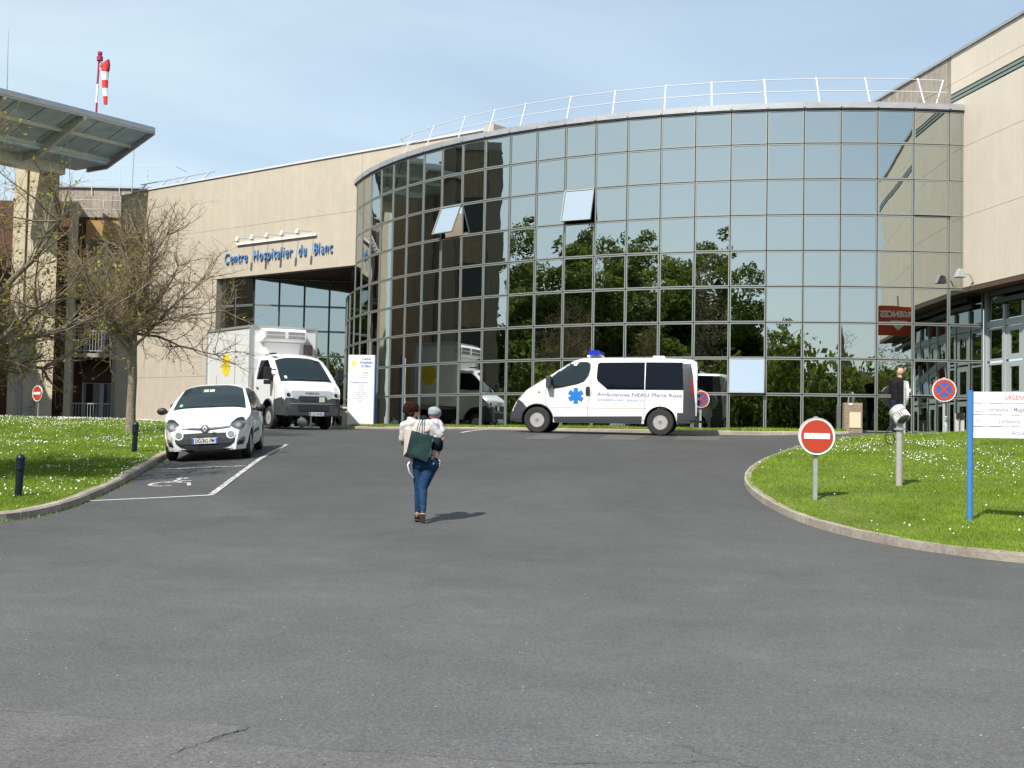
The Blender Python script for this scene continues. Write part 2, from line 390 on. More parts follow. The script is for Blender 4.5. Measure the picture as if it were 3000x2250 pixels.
def resample(pts, step):
    P = np.array(pts, float); d = np.r_[0, np.cumsum(np.hypot(*np.diff(P, axis=0).T))]; n = max(1, int(round(d[-1]/step)))
    s = np.linspace(0, d[-1], n+1); return np.c_[np.interp(s, d, P[:, 0]), np.interp(s, d, P[:, 1])]
def smooth_line(pts, it=2):
    P = [tuple(p) for p in pts]
    for _ in range(it):
        Q = [P[0]]
        for a, b in zip(P[:-1], P[1:]):
            Q += [(a[0]*.75+b[0]*.25, a[1]*.75+b[1]*.25), (a[0]*.25+b[0]*.75, a[1]*.25+b[1]*.75)]
        Q.append(P[-1]); P = Q
    return P

# ------------------------------------------------------------------ ground
def sheet(name, xs, ys, zoff, mat, zfun=G, mask=None, **kw):
    X, Y = np.meshgrid(xs, ys); Z = zfun(X, Y)+zoff
    v = np.c_[X.ravel(), Y.ravel(), Z.ravel()]; nx, ny = len(xs), len(ys)
    i = np.arange(nx*ny).reshape(ny, nx); f = np.c_[i[:-1, :-1].ravel(), i[:-1, 1:].ravel(), i[1:, 1:].ravel(), i[1:, :-1].ravel()]
    if mask is not None:
        cx = v[f].mean(1); f = f[mask(cx[:, 0], cx[:, 1])]
    return link(name, raw(name, v, f, mat, True), **kw)
# wide ground under everything
def far_z(X, Y): return np.full(X.shape, -1.9)
m_ground = M('ground_soil_grass', (.10, .13, .04), .95, var=.4, vscale=.15)
sheet('ground', np.linspace(-700, 700, 29), np.linspace(-700, 700, 29), 0, m_ground, far_z, kind='structure')
rx = np.r_[np.arange(-60, -12, 3.), np.arange(-12, 16, .5), np.arange(16, 50, 3.)]
ry = np.r_[np.arange(-50, 0, 5.), np.arange(0, 60, .4), np.arange(60, 80, 4)]
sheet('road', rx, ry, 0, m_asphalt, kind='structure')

def flat_patch(name, poly, mat, zoff=.004, step=.5, kind='structure', parent=None, label=None):
    """thin sheet following the ground inside a polygon"""
    bm = bmesh.new(); vs = [bm.verts.new((a, b, 0)) for a, b in poly]; bm.faces.new(vs)
    x0 = min(p[0] for p in poly); x1 = max(p[0] for p in poly); y0 = min(p[1] for p in poly); y1 = max(p[1] for p in poly)
    for k in np.arange(x0+step, x1, step): bmesh.ops.bisect_plane(bm, geom=bm.verts[:]+bm.edges[:]+bm.faces[:], plane_co=(k, 0, 0), plane_no=(1, 0, 0))
    for k in np.arange(y0+step, y1, step): bmesh.ops.bisect_plane(bm, geom=bm.verts[:]+bm.edges[:]+bm.faces[:], plane_co=(0, k, 0), plane_no=(0, 1, 0))
    for v in bm.verts: v.co.z = g(v.co.x, v.co.y)+zoff
    bmesh.ops.recalc_face_normals(bm, faces=bm.faces)
    me = bpy.data.meshes.new(name); bm.to_mesh(me); bm.free()
    for p in me.polygons:
        if p.normal.z < 0: p.flip()
    me.materials.append(mat); return link(name, me, parent, label, kind=kind)
def jag(a, b, n, amp):
    a = np.array(a, float); b = np.array(b, float); d = b-a; nrm = np.array([-d[1], d[0]])/np.hypot(*d)
    return [tuple(a+d*t+nrm*(random.uniform(-amp, amp) if 0 < t < 1 else 0)) for t in np.linspace(0, 1, n)]
# older re-laid strip along the near edge
edge = jag((-9, 7.46), (-2.83, 7.30), 14, .02)+jag((-2.83, 7.30), (-1.36, 6.96), 12, .015)[1:]+jag((-1.36, 6.96), (-1.50, 6.62), 6, .03)[1:]+jag((-1.50, 6.62), (-.05, 6.36), 10, .015)[1:]+jag((-.05, 6.36), (1.2, 6.16), 8, .01)[1:]
flat_patch('road_patch', edge+[(1.2, 3), (-9, 3)], m_asphalt2, .004, .8)
def strip(name, pts, w, mat, zoff=.008, parent=None, kind='structure', taper=False):
    v = []; f = []
    for i, p in enumerate(pts):
        a = np.array(pts[max(i-1, 0)]); b = np.array(pts[min(i+1, len(pts)-1)]); d = b-a; n = np.array([-d[1], d[0]])/max(np.hypot(*d), 1e-6)
        ww = w*(random.uniform(.35, 1.5) if taper else 1)/2
        for s_ in (-1, 1): q = np.array(p)+n*ww*s_; v.append((q[0], q[1], g(*q)+zoff))
    for i in range(len(pts)-1): f.append((2*i, 2*i+1, 2*i+3, 2*i+2))
    me = bpy.data.meshes.new(name); me.from_pydata(v, [], f); me.materials.append(mat)
    for p in me.polygons:
        if p.normal.z < 0: p.flip()
    return link(name, me, parent, kind=kind)
strip('road_crack', jag((-1.36, 6.97), (-1.62, 6.35), 16, .02), .005, m_crack, taper=True)
strip('road_crack', jag((-1.42, 6.62), (.2, 6.31), 30, .012), .004, m_crack, taper=True)
strip('road_crack', jag((-3.4, 7.33), (-1.36, 6.965), 30, .012), .0035, m_crack, taper=True)
strip('road_crack', jag((.86, 6.75), (1.22, 6.28), 16, .03), .0035, m_crack, taper=True)
strip('road_crack', jag((.2, 6.31), (1.05, 6.42), 16, .02), .007, m_crack, taper=True)
# loose grit on the tarmac
def grit(n, ylo, yhi):
    v = []; f = []
    k = 0; mi = []
    while k < n:
        y = ylo+(yhi-ylo)*random.random()**1.6; x = random.uniform(-.41, .41)*y
        if x > 4 and y > 14.5: continue
        r_ = random.choice((.002, .003, .004, .0055)); z = g(x, y)+.006; o = len(v); a0 = random.random()*6
        for j in range(5):
            a = a0+j*1.256; v.append((x+math.cos(a)*r_*random.uniform(.7, 1.5), y+math.sin(a)*r_*random.uniform(.7, 1.6), z))
        v.append((x, y, z+r_*.8))
        for j in range(5): f.append((o+j, o+(j+1) % 5, o+5))
        k += 1
    return v, f
v_, f_ = grit(420, 5.5, 30)
link('grit', raw('grit', v_, f_, M('grit_stone', (.40, .39, .37), .8)), kind='stuff')
v_, f_ = grit(60, 5.5, 14)
link('grit', raw('grit', v_, f_, M('grit_dark', (.03, .028, .025), .8)), kind='stuff')

# ------------------------------------------------------------------ kerbs (each kerb stone is a piece)
def kerb_run(line, h, w, step, side, parent, top=None):
    P = resample(line, .25); vs = []
    for i in range(len(P)):
        a = P[max(i-1, 0)]; b = P[min(i+1, len(P)-1)]; d = (b-a)/np.hypot(*(b-a)); n = np.array([-d[1], d[0]])*side; z = (g(*P[i])+h if top is None else top(*P[i]))-.022
        for o_ in (.014, w-.004): q = P[i]+n*o_; vs += [(q[0], q[1], z-.2), (q[0], q[1], z)]
    fs = []
    for i in range(len(P)-1):
        for (a_, b_) in ((0, 1), (1, 3), (3, 2)): fs.append((4*i+a_, 4*i+4+a_, 4*i+4+b_, 4*i+b_))
    bb_ = MB(); bb_.add(vs, fs); bb_.build('mortar_bed', m_kerb, parent)
    P = resample(line, step)
    for a, b in zip(P[:-1], P[1:]):
        d = b-a; L_ = np.hypot(*d); d = d/L_; n = np.array([-d[1], d[0]])*side
        a2 = a+d*.005; b2 = b-d*.005; ch = .025; dz = random.uniform(-.006, .006)
        mbx = MB(); vs = []
        for p in (a2, b2):
            z = g(*p); zt = (z+h if top is None else top(*p))+dz
            q = p+n*w
            for (pp, zz) in ((p, z-.15), (p+n*.008, zt-ch), (p+n*(.008+ch), zt), (q, zt), (q, z-.15)): vs.append((pp[0], pp[1], zz))
        fs = [(0, 1, 2, 3, 4), (9, 8, 7, 6, 5)]+[(i, i+5, (i+1) % 5+5, (i+1) % 5) for i in range(5)]
        mbx.add(vs, fs); mbx.build('kerb_stone', m_kerb, parent)
kerb_right = smooth_line([(10.3, 33.1), (9.57, 32.66), (8.59, 31.50), (7.56, 30.52), (6.41, 28.87), (5.49, 27.02), (4.82, 25.29), (4.47, 24.02), (4.26, 22.77), (4.17, 21.29), (4.23, 19.89), (4.40, 18.51), (4.68, 17.36), (4.98, 16.49), (5.30, 15.90), (5.85, 15.21), (6.6, 14.75), (8.0, 14.3), (10.5, 14.1), (16, 14.2)], 2)
kerb_left = smooth_line([(-16, 15.3), (-11, 15.6), (-8.6, 16.1), (-7.3, 16.5), (-6.63, 16.95), (-6.42, 17.42), (-6.30, 18.24), (-6.25, 19.28), (-6.39, 20.84), (-6.63, 22.78), (-6.80, 24.57), (-7.11, 27.28), (-7.5, 30), (-8.3, 34), (-9.4, 38), (-10.9, 42.2), (-12.5, 44.6), (-17, 46), (-27, 46.5)], 2)
kR = thing('kerb', None, None); kR['kind'] = 'structure'; kerb_run(kerb_right, .105, .15, 1.0, -1, kR)
kL = thing('kerb', None, None); kL['kind'] = 'structure'; kerb_run(kerb_left, .12, .15, 1.0, 1, kL)
CX, CY, CR, PHI0, DPHI = 10.4971, 52.7370, 17.1827, -1.2534, .0583
ZT = 9.4939
def cyl(a, r=CR, z=0.): return Vector((CX+r*math.sin(a), CY-r*math.cos(a), z))
arc = [(cyl(a, 18.55).x, cyl(a, 18.55).y) for a in np.linspace(-1.12, -.085, 80)]
kF = thing('kerb', None, None); kF['kind'] = 'structure'; kerb_run(arc, .1, .13, 1.0, 1, kF, top=lambda x, y: max(g(x, y)+.07, .455))

# ------------------------------------------------------------------ lawns
def lawn(name, line, inset, extra, h, crown, side):
    P = resample(line, .5); Q = []
    for i in range(len(P)):
        a = P[max(i-1, 0)]; b = P[min(i+1, len(P)-1)]; d = (b-a)/np.hypot(*(b-a)); n = np.array([-d[1], d[0]])*side; Q.append(tuple(P[i]+n*inset))
    poly = Q+extra
    X0 = np.array(poly); 
    lo = X0.min(0); hi = X0.max(0)
    pts = np.array(Q)
    def H(x, y):
        x = np.asarray(x, float); y = np.asarray(y, float); sh = x.shape
        d = np.min(np.hypot(x.ravel()[:, None]-pts[None, :, 0], y.ravel()[:, None]-pts[None, :, 1]), 1).reshape(sh)
        return G(x, y)+h+crown*_sm(d/2.2)+.012*np.sin(x*1.7+1)*np.sin(y*1.3)*_sm((d-.2)/1.5)
    bm = bmesh.new(); bm.faces.new([bm.verts.new((a, b, 0)) for a, b in poly])
    for k in np.arange(lo[0]+.4, hi[0], .4 if hi[0]-lo[0] < 14 else .6): bmesh.ops.bisect_plane(bm, geom=bm.verts[:]+bm.edges[:]+bm.faces[:], plane_co=(k, 0, 0), plane_no=(1, 0, 0))
    for k in np.arange(lo[1]+.4, hi[1], .5): bmesh.ops.bisect_plane(bm, geom=bm.verts[:]+bm.edges[:]+bm.faces[:], plane_co=(0, k, 0), plane_no=(0, 1, 0))
    bm.verts.ensure_lookup_table(); V = np.array([v.co for v in bm.verts]); Z = H(V[:, 0], V[:, 1])
    for v, z in zip(bm.verts, Z): v.co.z = z
    me = bpy.data.meshes.new(name); bm.to_mesh(me); bm.free()
    for p in me.polygons:
        if p.normal.z < 0: p.flip()
        p.use_smooth = True
    me.materials.append(m_soil); link(name, me, kind='structure')
    return poly, H
def scatter(poly, n, dens):
    P = np.array(poly); lo, hi = P.min(0), P.max(0); out = []
    tot = 0
    while tot < n:
        q = rng.uniform(lo, hi, (n*2, 2))
        # inside the view wedge, a little wider
        q = q[(np.abs(q[:, 0]) < .43*q[:, 1]+.5) & in_poly(q[:, 0], q[:, 1], poly)]
        q = q[rng.random(len(q)) < dens(q[:, 0], q[:, 1])]
        out.append(q); tot += len(q)
    return np.concatenate(out)[:n]
def vnoise(x, y, sc, seed):
    r_ = np.random.default_rng(seed); T = r_.random((64, 64)); u = x*sc; v = y*sc; i = np.floor(u).astype(int); j = np.floor(v).astype(int); fu = u-i; fv = v-j; fu = fu*fu*(3-2*fu); fv = fv*fv*(3-2*fv)
    a = T[i % 64, j % 64]; b = T[(i+1) % 64, j % 64]; c = T[i % 64, (j+1) % 64]; d = T[(i+1) % 64, (j+1) % 64]
    return (a*(1-fu)+b*fu)*(1-fv)+(c*(1-fu)+d*fu)*fv
def grass(name, poly, H, n, hmul=1.):
    q = scatter(poly, n, lambda x, y: np.clip((17/np.maximum(y, 12))**1.3, .15, 1)); x, y = q.T; z = H(x, y)
    cl = vnoise(x, y, 2.2, 3)*.6+vnoise(x, y, .6, 5)*.6
    hh = hmul*(.010+.024*cl)*rng.uniform(.6, 1.4, n); a = rng.uniform(0, 2*pi, n); w = rng.uniform(.004, .008, n)*np.clip(y/18, 1, 2.2)
    tx = rng.normal(0, .45, n)*hh; ty = rng.normal(0, .45, n)*hh
    v = np.empty((n, 3, 3)); dx = np.cos(a)*w; dy = np.sin(a)*w
    v[:, 0] = np.c_[x-dx, y-dy, z-.005]; v[:, 1] = np.c_[x+dx, y+dy, z-.005]; v[:, 2] = np.c_[x+tx, y+ty, z+hh]
    f = np.arange(3*n).reshape(n, 3)
    link(name, raw(name, v.reshape(-1, 3), f, m_grass), kind='stuff')
def daisies(name, poly, H, n, dens):
    q = scatter(poly, n, dens); x, y = q.T; z = H(x, y)+rng.uniform(.035, .075, n); r_ = rng.uniform(.007, .0125, n)
    tiltx = rng.normal(0, .45, n)-.25; tilty = rng.normal(-.35, .4, n)
    k = 6; ang = np.arange(k)*2*pi/k; v = np.empty((n, k+1, 3))
    for j in range(k):
        ux = np.cos(ang[j])*r_; uy = np.sin(ang[j])*r_
        v[:, j] = np.c_[x+ux, y+uy, z-(ux*-tiltx+uy*-tilty)*-1]
    v[:, k] = np.c_[x, y, z+.002]
    base = np.arange(n)[:, None]*(k+1); f = np.concatenate([np.stack([base[:, 0]+j, base[:, 0]+(j+1) % k, base[:, 0]+k], 1) for j in range(k)])
    link(name, raw(name, v.reshape(-1, 3), f, m_daisy), kind='stuff')
lp, LH = lawn('lawn', kerb_right, .10, [(16, 33.6), (12.2, 33.5)], .095, .07, -1)
rp_, RH = lawn('lawn', kerb_left, .10, [(-27, 15.3)], .105, .05, 1)
grass('grass', lp, LH, 230000); grass('grass', rp_, RH, 240000, 1.2)
def dR(x, y):
    d = np.exp(-((x-8.6)/1.7)**2-((y-27)/3.0)**2)*1.0+np.exp(-((x-7.8)/1.8)**2-((y-29.0)/1.5)**2)*.4+.035
    return np.clip(d*np.clip(vnoise(x, y, 1.3, 8)*2.4-.7, 0, 1.5), 0, 1)
def dL(x, y):
    return np.clip((.12+.95*vnoise(x, y, .9, 12)**1.6)*np.clip(vnoise(x, y, 2.5, 13)*2-.45, 0, 1.3)*np.where(y < 18.3, .06, 1), 0, 1)
daisies('daisies', lp, LH, 900, dR); daisies('daisies', rp_, RH, 4800, dL)
# worn grass strip in front of the glass wall
sv = []; sf = []
A_ = np.linspace(-1.12, -.085, 90)
for a in A_:
    for r_ in (17.0, 18.43): p = cyl(a, r_); sv.append((p.x, p.y, max(g(p.x, p.y)+.06, .462) if r_ > 18 else .475))
for i in range(len(A_)-1): sf.append((2*i, 2*i+1, 2*i+3, 2*i+2))
me = raw('strip', sv, sf, m_soil); link('grass_verge', me, kind='structure')
n = 26000; a = rng.uniform(-1.12, -.085, n); r_ = rng.uniform(17.22, 18.42, n); x = CX+r_*np.sin(a); y = CY-r_*np.cos(a); hh = rng.uniform(.03, .09, n)*(.5+vnoise(x, y, 1.5, 4)); w = .010; an = rng.uniform(0, 6.28, n)
v = np.empty((n, 3, 3)); z = np.full(n, .465); v[:, 0] = np.c_[x-np.cos(an)*w, y-np.sin(an)*w, z]; v[:, 1] = np.c_[x+np.cos(an)*w, y+np.sin(an)*w, z]; v[:, 2] = np.c_[x+rng.normal(0, .02, n), y+rng.normal(0, .02, n), z+hh]
link('grass', raw('grass', v.reshape(-1, 3), np.arange(3*n).reshape(n, 3), m_grass), kind='stuff')
# tufts growing from the kerb joint
n = 5200; v = []
for line, cnt in ((kerb_right, 2600), (kerb_left, 2600)):
    P = resample(line, .05)
    for k in range(cnt):
        i = random.randrange(1, len(P)-1)
        if vnoise(P[i:i+1, 0], P[i:i+1, 1], 1.1, 21)[0] < .5: continue
        side = -1 if line is kerb_right else 1
        d = (P[i+1]-P[i-1]); d = d/np.hypot(*d); nn = np.array([-d[1], d[0]])*side; q = P[i]-nn*random.uniform(-.01, .05); z = g(*q); h_ = random.uniform(.01, .045); a_ = random.random()*6.3
        v += [(q[0]-math.cos(a_)*.009, q[1]-math.sin(a_)*.009, z), (q[0]+math.cos(a_)*.009, q[1]+math.sin(a_)*.009, z), (q[0]+random.gauss(0, .02), q[1]+random.gauss(0, .02), z+h_)]
link('grass', raw('grass', v, np.arange(len(v)).reshape(-1, 3), m_grass), kind='stuff')

# ------------------------------------------------------------------ painted markings
def worn_paint():
    mt = bpy.data.materials.new('worn_road_paint'); mt.use_nodes = True; t = mt.node_tree; b = t.nodes['Principled BSDF']; L = t.links
    geo = t.nodes.new('ShaderNodeNewGeometry'); n = t.nodes.new('ShaderNodeTexNoise'); n.inputs['Scale'].default_value = 14; n.inputs['Detail'].default_value = 6; n.inputs['Roughness'].default_value = .75; L.new(geo.outputs['Position'], n.inputs['Vector'])
    r_ = t.nodes.new('ShaderNodeValToRGB'); r_.color_ramp.elements[0].position = .43; r_.color_ramp.elements[1].position = .52; r_.color_ramp.elements[0].color = (.12, .12, .12, 1); r_.color_ramp.elements[1].color = (.55, .54, .51, 1)
    L.new(n.outputs['Fac'], r_.inputs[0]); L.new(r_.outputs[0], b.inputs['Base Color']); b.inputs['Roughness'].default_value = .85; return mt
m_worn = worn_paint()
m_faded = asphalt_mat('faded_marking', .088, (1, .99, .95), grad=False)
def dens(pts, st=.25): return [tuple(p) for p in resample(pts, st)]
bay = thing('parking_bay_marking', None, None); bay['kind'] = 'structure'
strip('line', dens([(-5.14, 29.8), (-4.67, 20.30)]), .10, m_worn, .006, bay)
strip('line', dens([(-4.67, 20.30), (-6.28, 19.40)]), .07, m_road_white, .0065, bay)
strip('line', dens([(-4.95, 24.31), (-6.64, 24.21)]), .07, m_worn, .0065, bay)
def arc2(c, r_, a0, a1, n=14): return [(c[0]+r_[0]*math.cos(a), c[1]+r_[1]*math.sin(a)) for a in np.linspace(a0, a1, n)]
c0 = (-5.72, 21.9)
for pts in (arc2((c0[0]-.05, c0[1]-.1), (.26, .34), .6, 5.4), [(c0[0]+.02, c0[1]+.55), (c0[0]-.08, c0[1]+.05), (c0[0]+.3, c0[1]+.02), (c0[0]+.42, c0[1]-.42)], [(c0[0]-.05, c0[1]+.32), (c0[0]+.28, c0[1]+.30)], arc2((c0[0]+.03, c0[1]+.68), (.07, .09), 0, 6.28, 10), [(-6.05, 21.65), (-5.9, 21.8)]):
    strip('wheelchair_symbol', pts, .07, m_worn, .007, bay)
strip('road_line', dens([(-1.24, 32.44), (-.67, 37.79)]), .10, m_road_white, .006)
strip('road_line', dens([(-.6, 35.8), (3.0, 34.6)]), .08, m_worn, .006)
for q in ([(.27, 30.43), (1.1, 30.4), (1.6, 31.8), (.75, 31.9)], [(2.06, 30.6), (2.95, 30.6), (3.4, 32.1), (2.4, 32.2)], [(3.85, 30.84), (4.9, 30.9), (5.4, 32.4), (4.2, 32.5)]):
    flat_patch('faded_crossing_stripe', q, m_faded, .005, .4)
flat_patch('paved_apron', [(cyl(a, 19.3).x, cyl(a, 19.3).y) for a in np.linspace(-.6, .05, 16)]+[(11.3, 34.4)]+[(cyl(a, 18.6).x, cyl(a, 18.6).y) for a in np.linspace(-.085, -.6, 14)], m_asphalt3, .004, .5)

# ------------------------------------------------------------------ curved glass wall
zb_wall = .47
hosp = thing('glass_wing', 'curved mirror glass wall of square panes under a grey metal roof edge', 'building', (CX, CY, 0))
def W2L(p): return Vector((p[0]-CX, p[1]-CY, p[2]))
chord = 2*CR*math.sin(DPHI/2)
def frame_mesh(w, h, fw_=.030, dp=.05, gap=.011):
    b = MB(); x0, x1, z0, z1 = -w/2+gap, w/2-gap, gap, h-gap
    b.box(((x0+fw_/2), 0, (z0+z1)/2), (fw_, dp, z1-z0)); b.box(((x1-fw_/2), 0, (z0+z1)/2), (fw_, dp, z1-z0))
    b.box((0, 0, z0+fw_/2), (x1-x0-2*fw_, dp, fw_)); b.box((0, 0, z1-fw_/2), (x1-x0-2*fw_, dp, fw_))
    return b.mesh('window_frame', m_alu)
def pane_mesh(w, h, mat=m_glass, inset=.034):
    b = MB(); b.box((0, .004, h/2), (w-2*inset, .012, h-2*inset)); return b.mesh('pane', mat)
FM = {}
def window(parent, p, normal_ang, w, h, tilt=(0, 0), open_=0, glass=m_glass, loc_fn=W2L, nm='window'):
    """p: bottom centre (world); faces -y rotated by normal_ang; open_: top-hung opening angle"""
    k = (round(w, 3), round(h, 3), glass.name)
    if k not in FM: FM[k] = (frame_mesh(w, h), pane_mesh(w, h, glass))
    fo = link(nm, FM[k][0], parent); q = loc_fn(p)
    if open_:
        Mx = Matrix.Translation(q+Vector((0, 0, h))) @ Matrix.Rotation(normal_ang, 4, 'Z') @ Matrix.Rotation(-open_, 4, 'X') @ Matrix.Translation((0, -.03, -h))
    else: Mx = Matrix.Translation(q) @ Matrix.Rotation(normal_ang, 4, 'Z')
    fo.matrix_local = Mx
    po = link('pane', FM[k][1], fo); po.rotation_euler = (tilt[0], 0, tilt[1]); return fo
m_glass_open = glass_pane_mat('pale_open_glass', (.93, .95, .97), .9, (.5, .5, .5))
OPEN = {(7, 2): R(22), (12, 2): R(14), (17, 7): R(7), (22, 7): R(5), (22, 2): R(2)}
JL, JR_top, JR = -5, 23, 24
for j in range(JL, JR):
    a = PHI0+DPHI*(j+.5)
    for r_ in range(0, 9):
        if j < 0 and r_ < 4: continue
        h = .933 if r_ == 0 else 1.
        z0 = ZT-(r_+1); w = chord; aa = a
        pc = cyl(a, CR*math.cos(DPHI/2)); pc.z = z0
        if j == 23 and r_ < 5:
            w = .40; aa = PHI0+DPHI*23+.0117; pc = cyl(aa, CR); pc.z = z0
        if j >= 24: continue
        window(hosp, pc, aa, w, h, (rng.normal(0, R(.07)), rng.normal(0, R(.07))), OPEN.get((j, r_), 0), m_glass_open if (j, r_) in ((7, 2), (12, 2), (17, 7)) else m_glass)
# structural grid behind the joints
for j in range(JL, JR+1):
    a = PHI0+DPHI*j; p = cyl(a, CR-.055); zt = ZT-.067 if 0 <= j <= 23 else (ZT-4 if j < 0 else ZT-5)
    b = MB(); b.T = Matrix.Translation((-CX, -CY, 0)) @ Matrix.Translation(p) @ Matrix.Rotation(a, 4, 'Z'); b.box((0, .03, (zt+.42)/2), (.055, .09, zt-.42)); b.build('mullion', m_blackgap, hosp)
for r_ in range(0, 10):
    z = ZT-r_-(.067 if r_ == 0 else 0); b = MB(); a0, a1 = (0, 23.3) if r_ < 4 else (JL, 24)
    if r_ == 4: a0, a1 = JL, 23.3
    n = 60; vs = []
    for i in range(n+1):
        a = PHI0+DPHI*(a0+(a1-a0)*i/n)
        for (rr, zz) in ((CR-.02, z-.03), (CR-.02, z+.03), (CR-.12, z+.03), (CR-.12, z-.03)):
            p = cyl(a, rr); vs.append((p.x-CX, p.y-CY, zz))
    fs = [(4*i+k, 4*i+4+k, 4*i+4+(k+1) % 4, 4*i+(k+1) % 4) for i in range(n) for k in range(4)]+[(0, 1, 2, 3), tuple(4*n+k for k in (3, 2, 1, 0))]
    b.add(vs, fs); b.build('transom', m_blackgap, hosp)
def ring(name, r0, r1, z0, z1, ja, jb, mat, parent=hosp, n=80):
    b = MB(); vs = []
    for i in range(n+1):
        a = PHI0+DPHI*(ja+(jb-ja)*i/n)
        for (rr, zz) in ((r0, z0), (r0, z1), (r1, z1), (r1, z0)): p = cyl(a, rr); vs.append((p.x-CX, p.y-CY, zz))
    fs = [(4*i+k, 4*i+4+k, 4*i+4+(k+1) % 4, 4*i+(k+1) % 4) for i in range(n) for k in range(4)]+[(0, 1, 2, 3), tuple(4*n+k for k in (3, 2, 1, 0))]
    b.add(vs, fs); return b.build(name, mat, parent)
for j in range(0, 24):
    j1 = min(j+1, 23.5)
    ring('roof_edge_panel', CR+.07, CR-.35, 9.475, 9.64+random.uniform(-.004, .004), j+.012 if j else -.35, j1-.012, m_zinc, n=4)
for j in range(1, 24): ring('roof_edge_joint', CR+.082, CR+.03, 9.50, 9.645, j-.035, j+.035, m_zinc, n=1)
ring('shadow_gap', CR+.055, CR-.3, 9.43, 9.473, -.3, 23.45, m_blackgap)
b = MB(); pts = [cyl(PHI0+DPHI*j, CR-.3) for j in np.linspace(-.3, 23.4, 40)]+[Vector((11.9, 46, 0)), Vector((-5, 52, 0))]
b.prism([(p.x-CX, p.y-CY) for p in pts], 9.3, 9.45); b.build('roof', m_slab, hosp)
for z in (.42, 3.46, 6.46): ring('floor_slab', CR-.16, CR-5, z-.14, z, -5, 23.6, m_slab)
ring('back_wall', CR-5, CR-5.1, .3, 9.3, -5, 23.6, m_interior)
pA, pB = cyl(PHI0-5*DPHI, CR-.15), cyl(PHI0-5*DPHI, CR-5.1); b = MB(); b.bar((pA.x-CX, pA.y-CY, 4.8), (pB.x-CX, pB.y-CY, 4.8), .1, 9.0); b.build('side_wall', m_interior, hosp)
for (j, r_) in ((4, 3), (6, 3), (3, 3), (22, 3)):
    if j == 3: pass
    ring('curtain', CR-.32, CR-.36, ZT-r_-1+.02, ZT-r_+.2 if r_ else 9, j+.15, j+.75, m_curtain, n=8)
for (j0, j1, r_) in ((0, 1.2, 0),): pass
for j in (14, 9, 17): ring('paper_notice', CR-.2, CR-.21, ZT-3+.02, ZT-3+.3, j+.55, j+.85, m_white, n=2)
# roof guard rail, posts leaning inward
grail = thing('roof_guard_rail', 'white tubular guard rail leaning inward above the curved glass wall', 'guard rail', (CX, CY, 9.6))
PA = [-.9875, -.9052, -.8066, -.7267, -.6523, -.5546, -.4671, -.3749, -.2954, -.2069, -.1211, -.0407, .0477]
def rl(a, rr, z): p = cyl(a, rr, z); return Vector((p.x-CX, p.y-CY, z-9.6))
for a in PA:
    b = MB(); b.bar(rl(a, CR-.04, 9.6), rl(a-.004, CR-.42, 10.46), .036, .025, upv=(math.sin(a), -math.cos(a), 0)); b.build('post', m_rail, grail)
ext = [-1.045]+PA+[.088]
for (f_, zz) in ((1., 10.43), (.5, 10.03)):
    pts = [rl(a, CR-.04-.38*f_, zz) for a in ext]; P2 = []
    for p, q in zip(pts[:-1], pts[1:]): P2 += [p]
    b = MB(); b.tube(P2+[pts[-1]], .013, 8); b.build('rail', m_rail, grail, 60)
b = MB(); b.tube([rl(-1.045, CR-.42, 10.43), rl(-1.03, CR-1.0, 9.95)], .02, 6); b.tube([rl(.088, CR-.42, 10.43), rl(.072, CR-.3, 9.66)], .02, 6); b.build('end_stay', m_rail, grail)

# ------------------------------------------------------------------ cream wall on the left of the glass, with its opening
wd = Vector((-.7796, .6263, 0)); wn = Vector((-.6263, -.7796, 0))   # along the wall (leftwards), and its outward normal
WO = Vector((-5.66, 47.4, 0))
def wp(s, z=0., off=0.): return WO+wd*s+wn*off+Vector((0, 0, z))
cw = thing('entrance_wing', 'cream concrete wing with blue raised lettering above a deep glazed opening', 'building', tuple(WO))
fr = ((0, 0, 0), wd, (0, 0, 1), wn)
Lw = 14.2; s0 = -.02; so_ = 8.55
TOP = 10.62
def wpanel(parent, s_a, s_b, z_a, z_b, mat=m_wall, th=.35, name='wall_panel', gap=.005, fr=fr):
    b = MB(); b.prism([(s_a+gap, z_a+gap), (s_b-gap, z_a+gap), (s_b-gap, z_b-gap), (s_a+gap, z_b-gap)], -th, 0, fr); return b.build(name, mat, parent)
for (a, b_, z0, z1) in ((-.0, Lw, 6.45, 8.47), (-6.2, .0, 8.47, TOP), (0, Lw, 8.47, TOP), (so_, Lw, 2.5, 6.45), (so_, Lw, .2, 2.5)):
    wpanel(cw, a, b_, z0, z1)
b = MB(); b.prism([(0.02, 6.5), (Lw-.02, 6.5), (Lw-.02, TOP-.03), (.02, TOP-.03)], -.5, -.03, fr); b.prism([(so_+.02, .2), (Lw-.02, .2), (Lw-.02, 6.5), (so_+.02, 6.5)], -.5, -.03, fr); b.build('joint_backing', m_joint, cw)
b = MB(); b.prism([(-6.2, TOP), (Lw+.05, TOP), (Lw+.05, TOP+.07), (-6.2, TOP+.07)], -.5, .05, fr); b.build('coping', m_rail, cw)
b = MB(); b.prism([(-6.35, 10.0), (-5.9, 10.0), (-5.9, TOP+.15), (-6.35, TOP+.15)], -.6, .12, fr); b.build('end_block', m_wall, cw)
# shaded return further left
b = MB(); b.prism([(Lw+.01, .2), (Lw+.9, .2), (Lw+.9, TOP), (Lw+.01, TOP)], -.5, -.02, fr); b.build('pier', m_wall, cw)
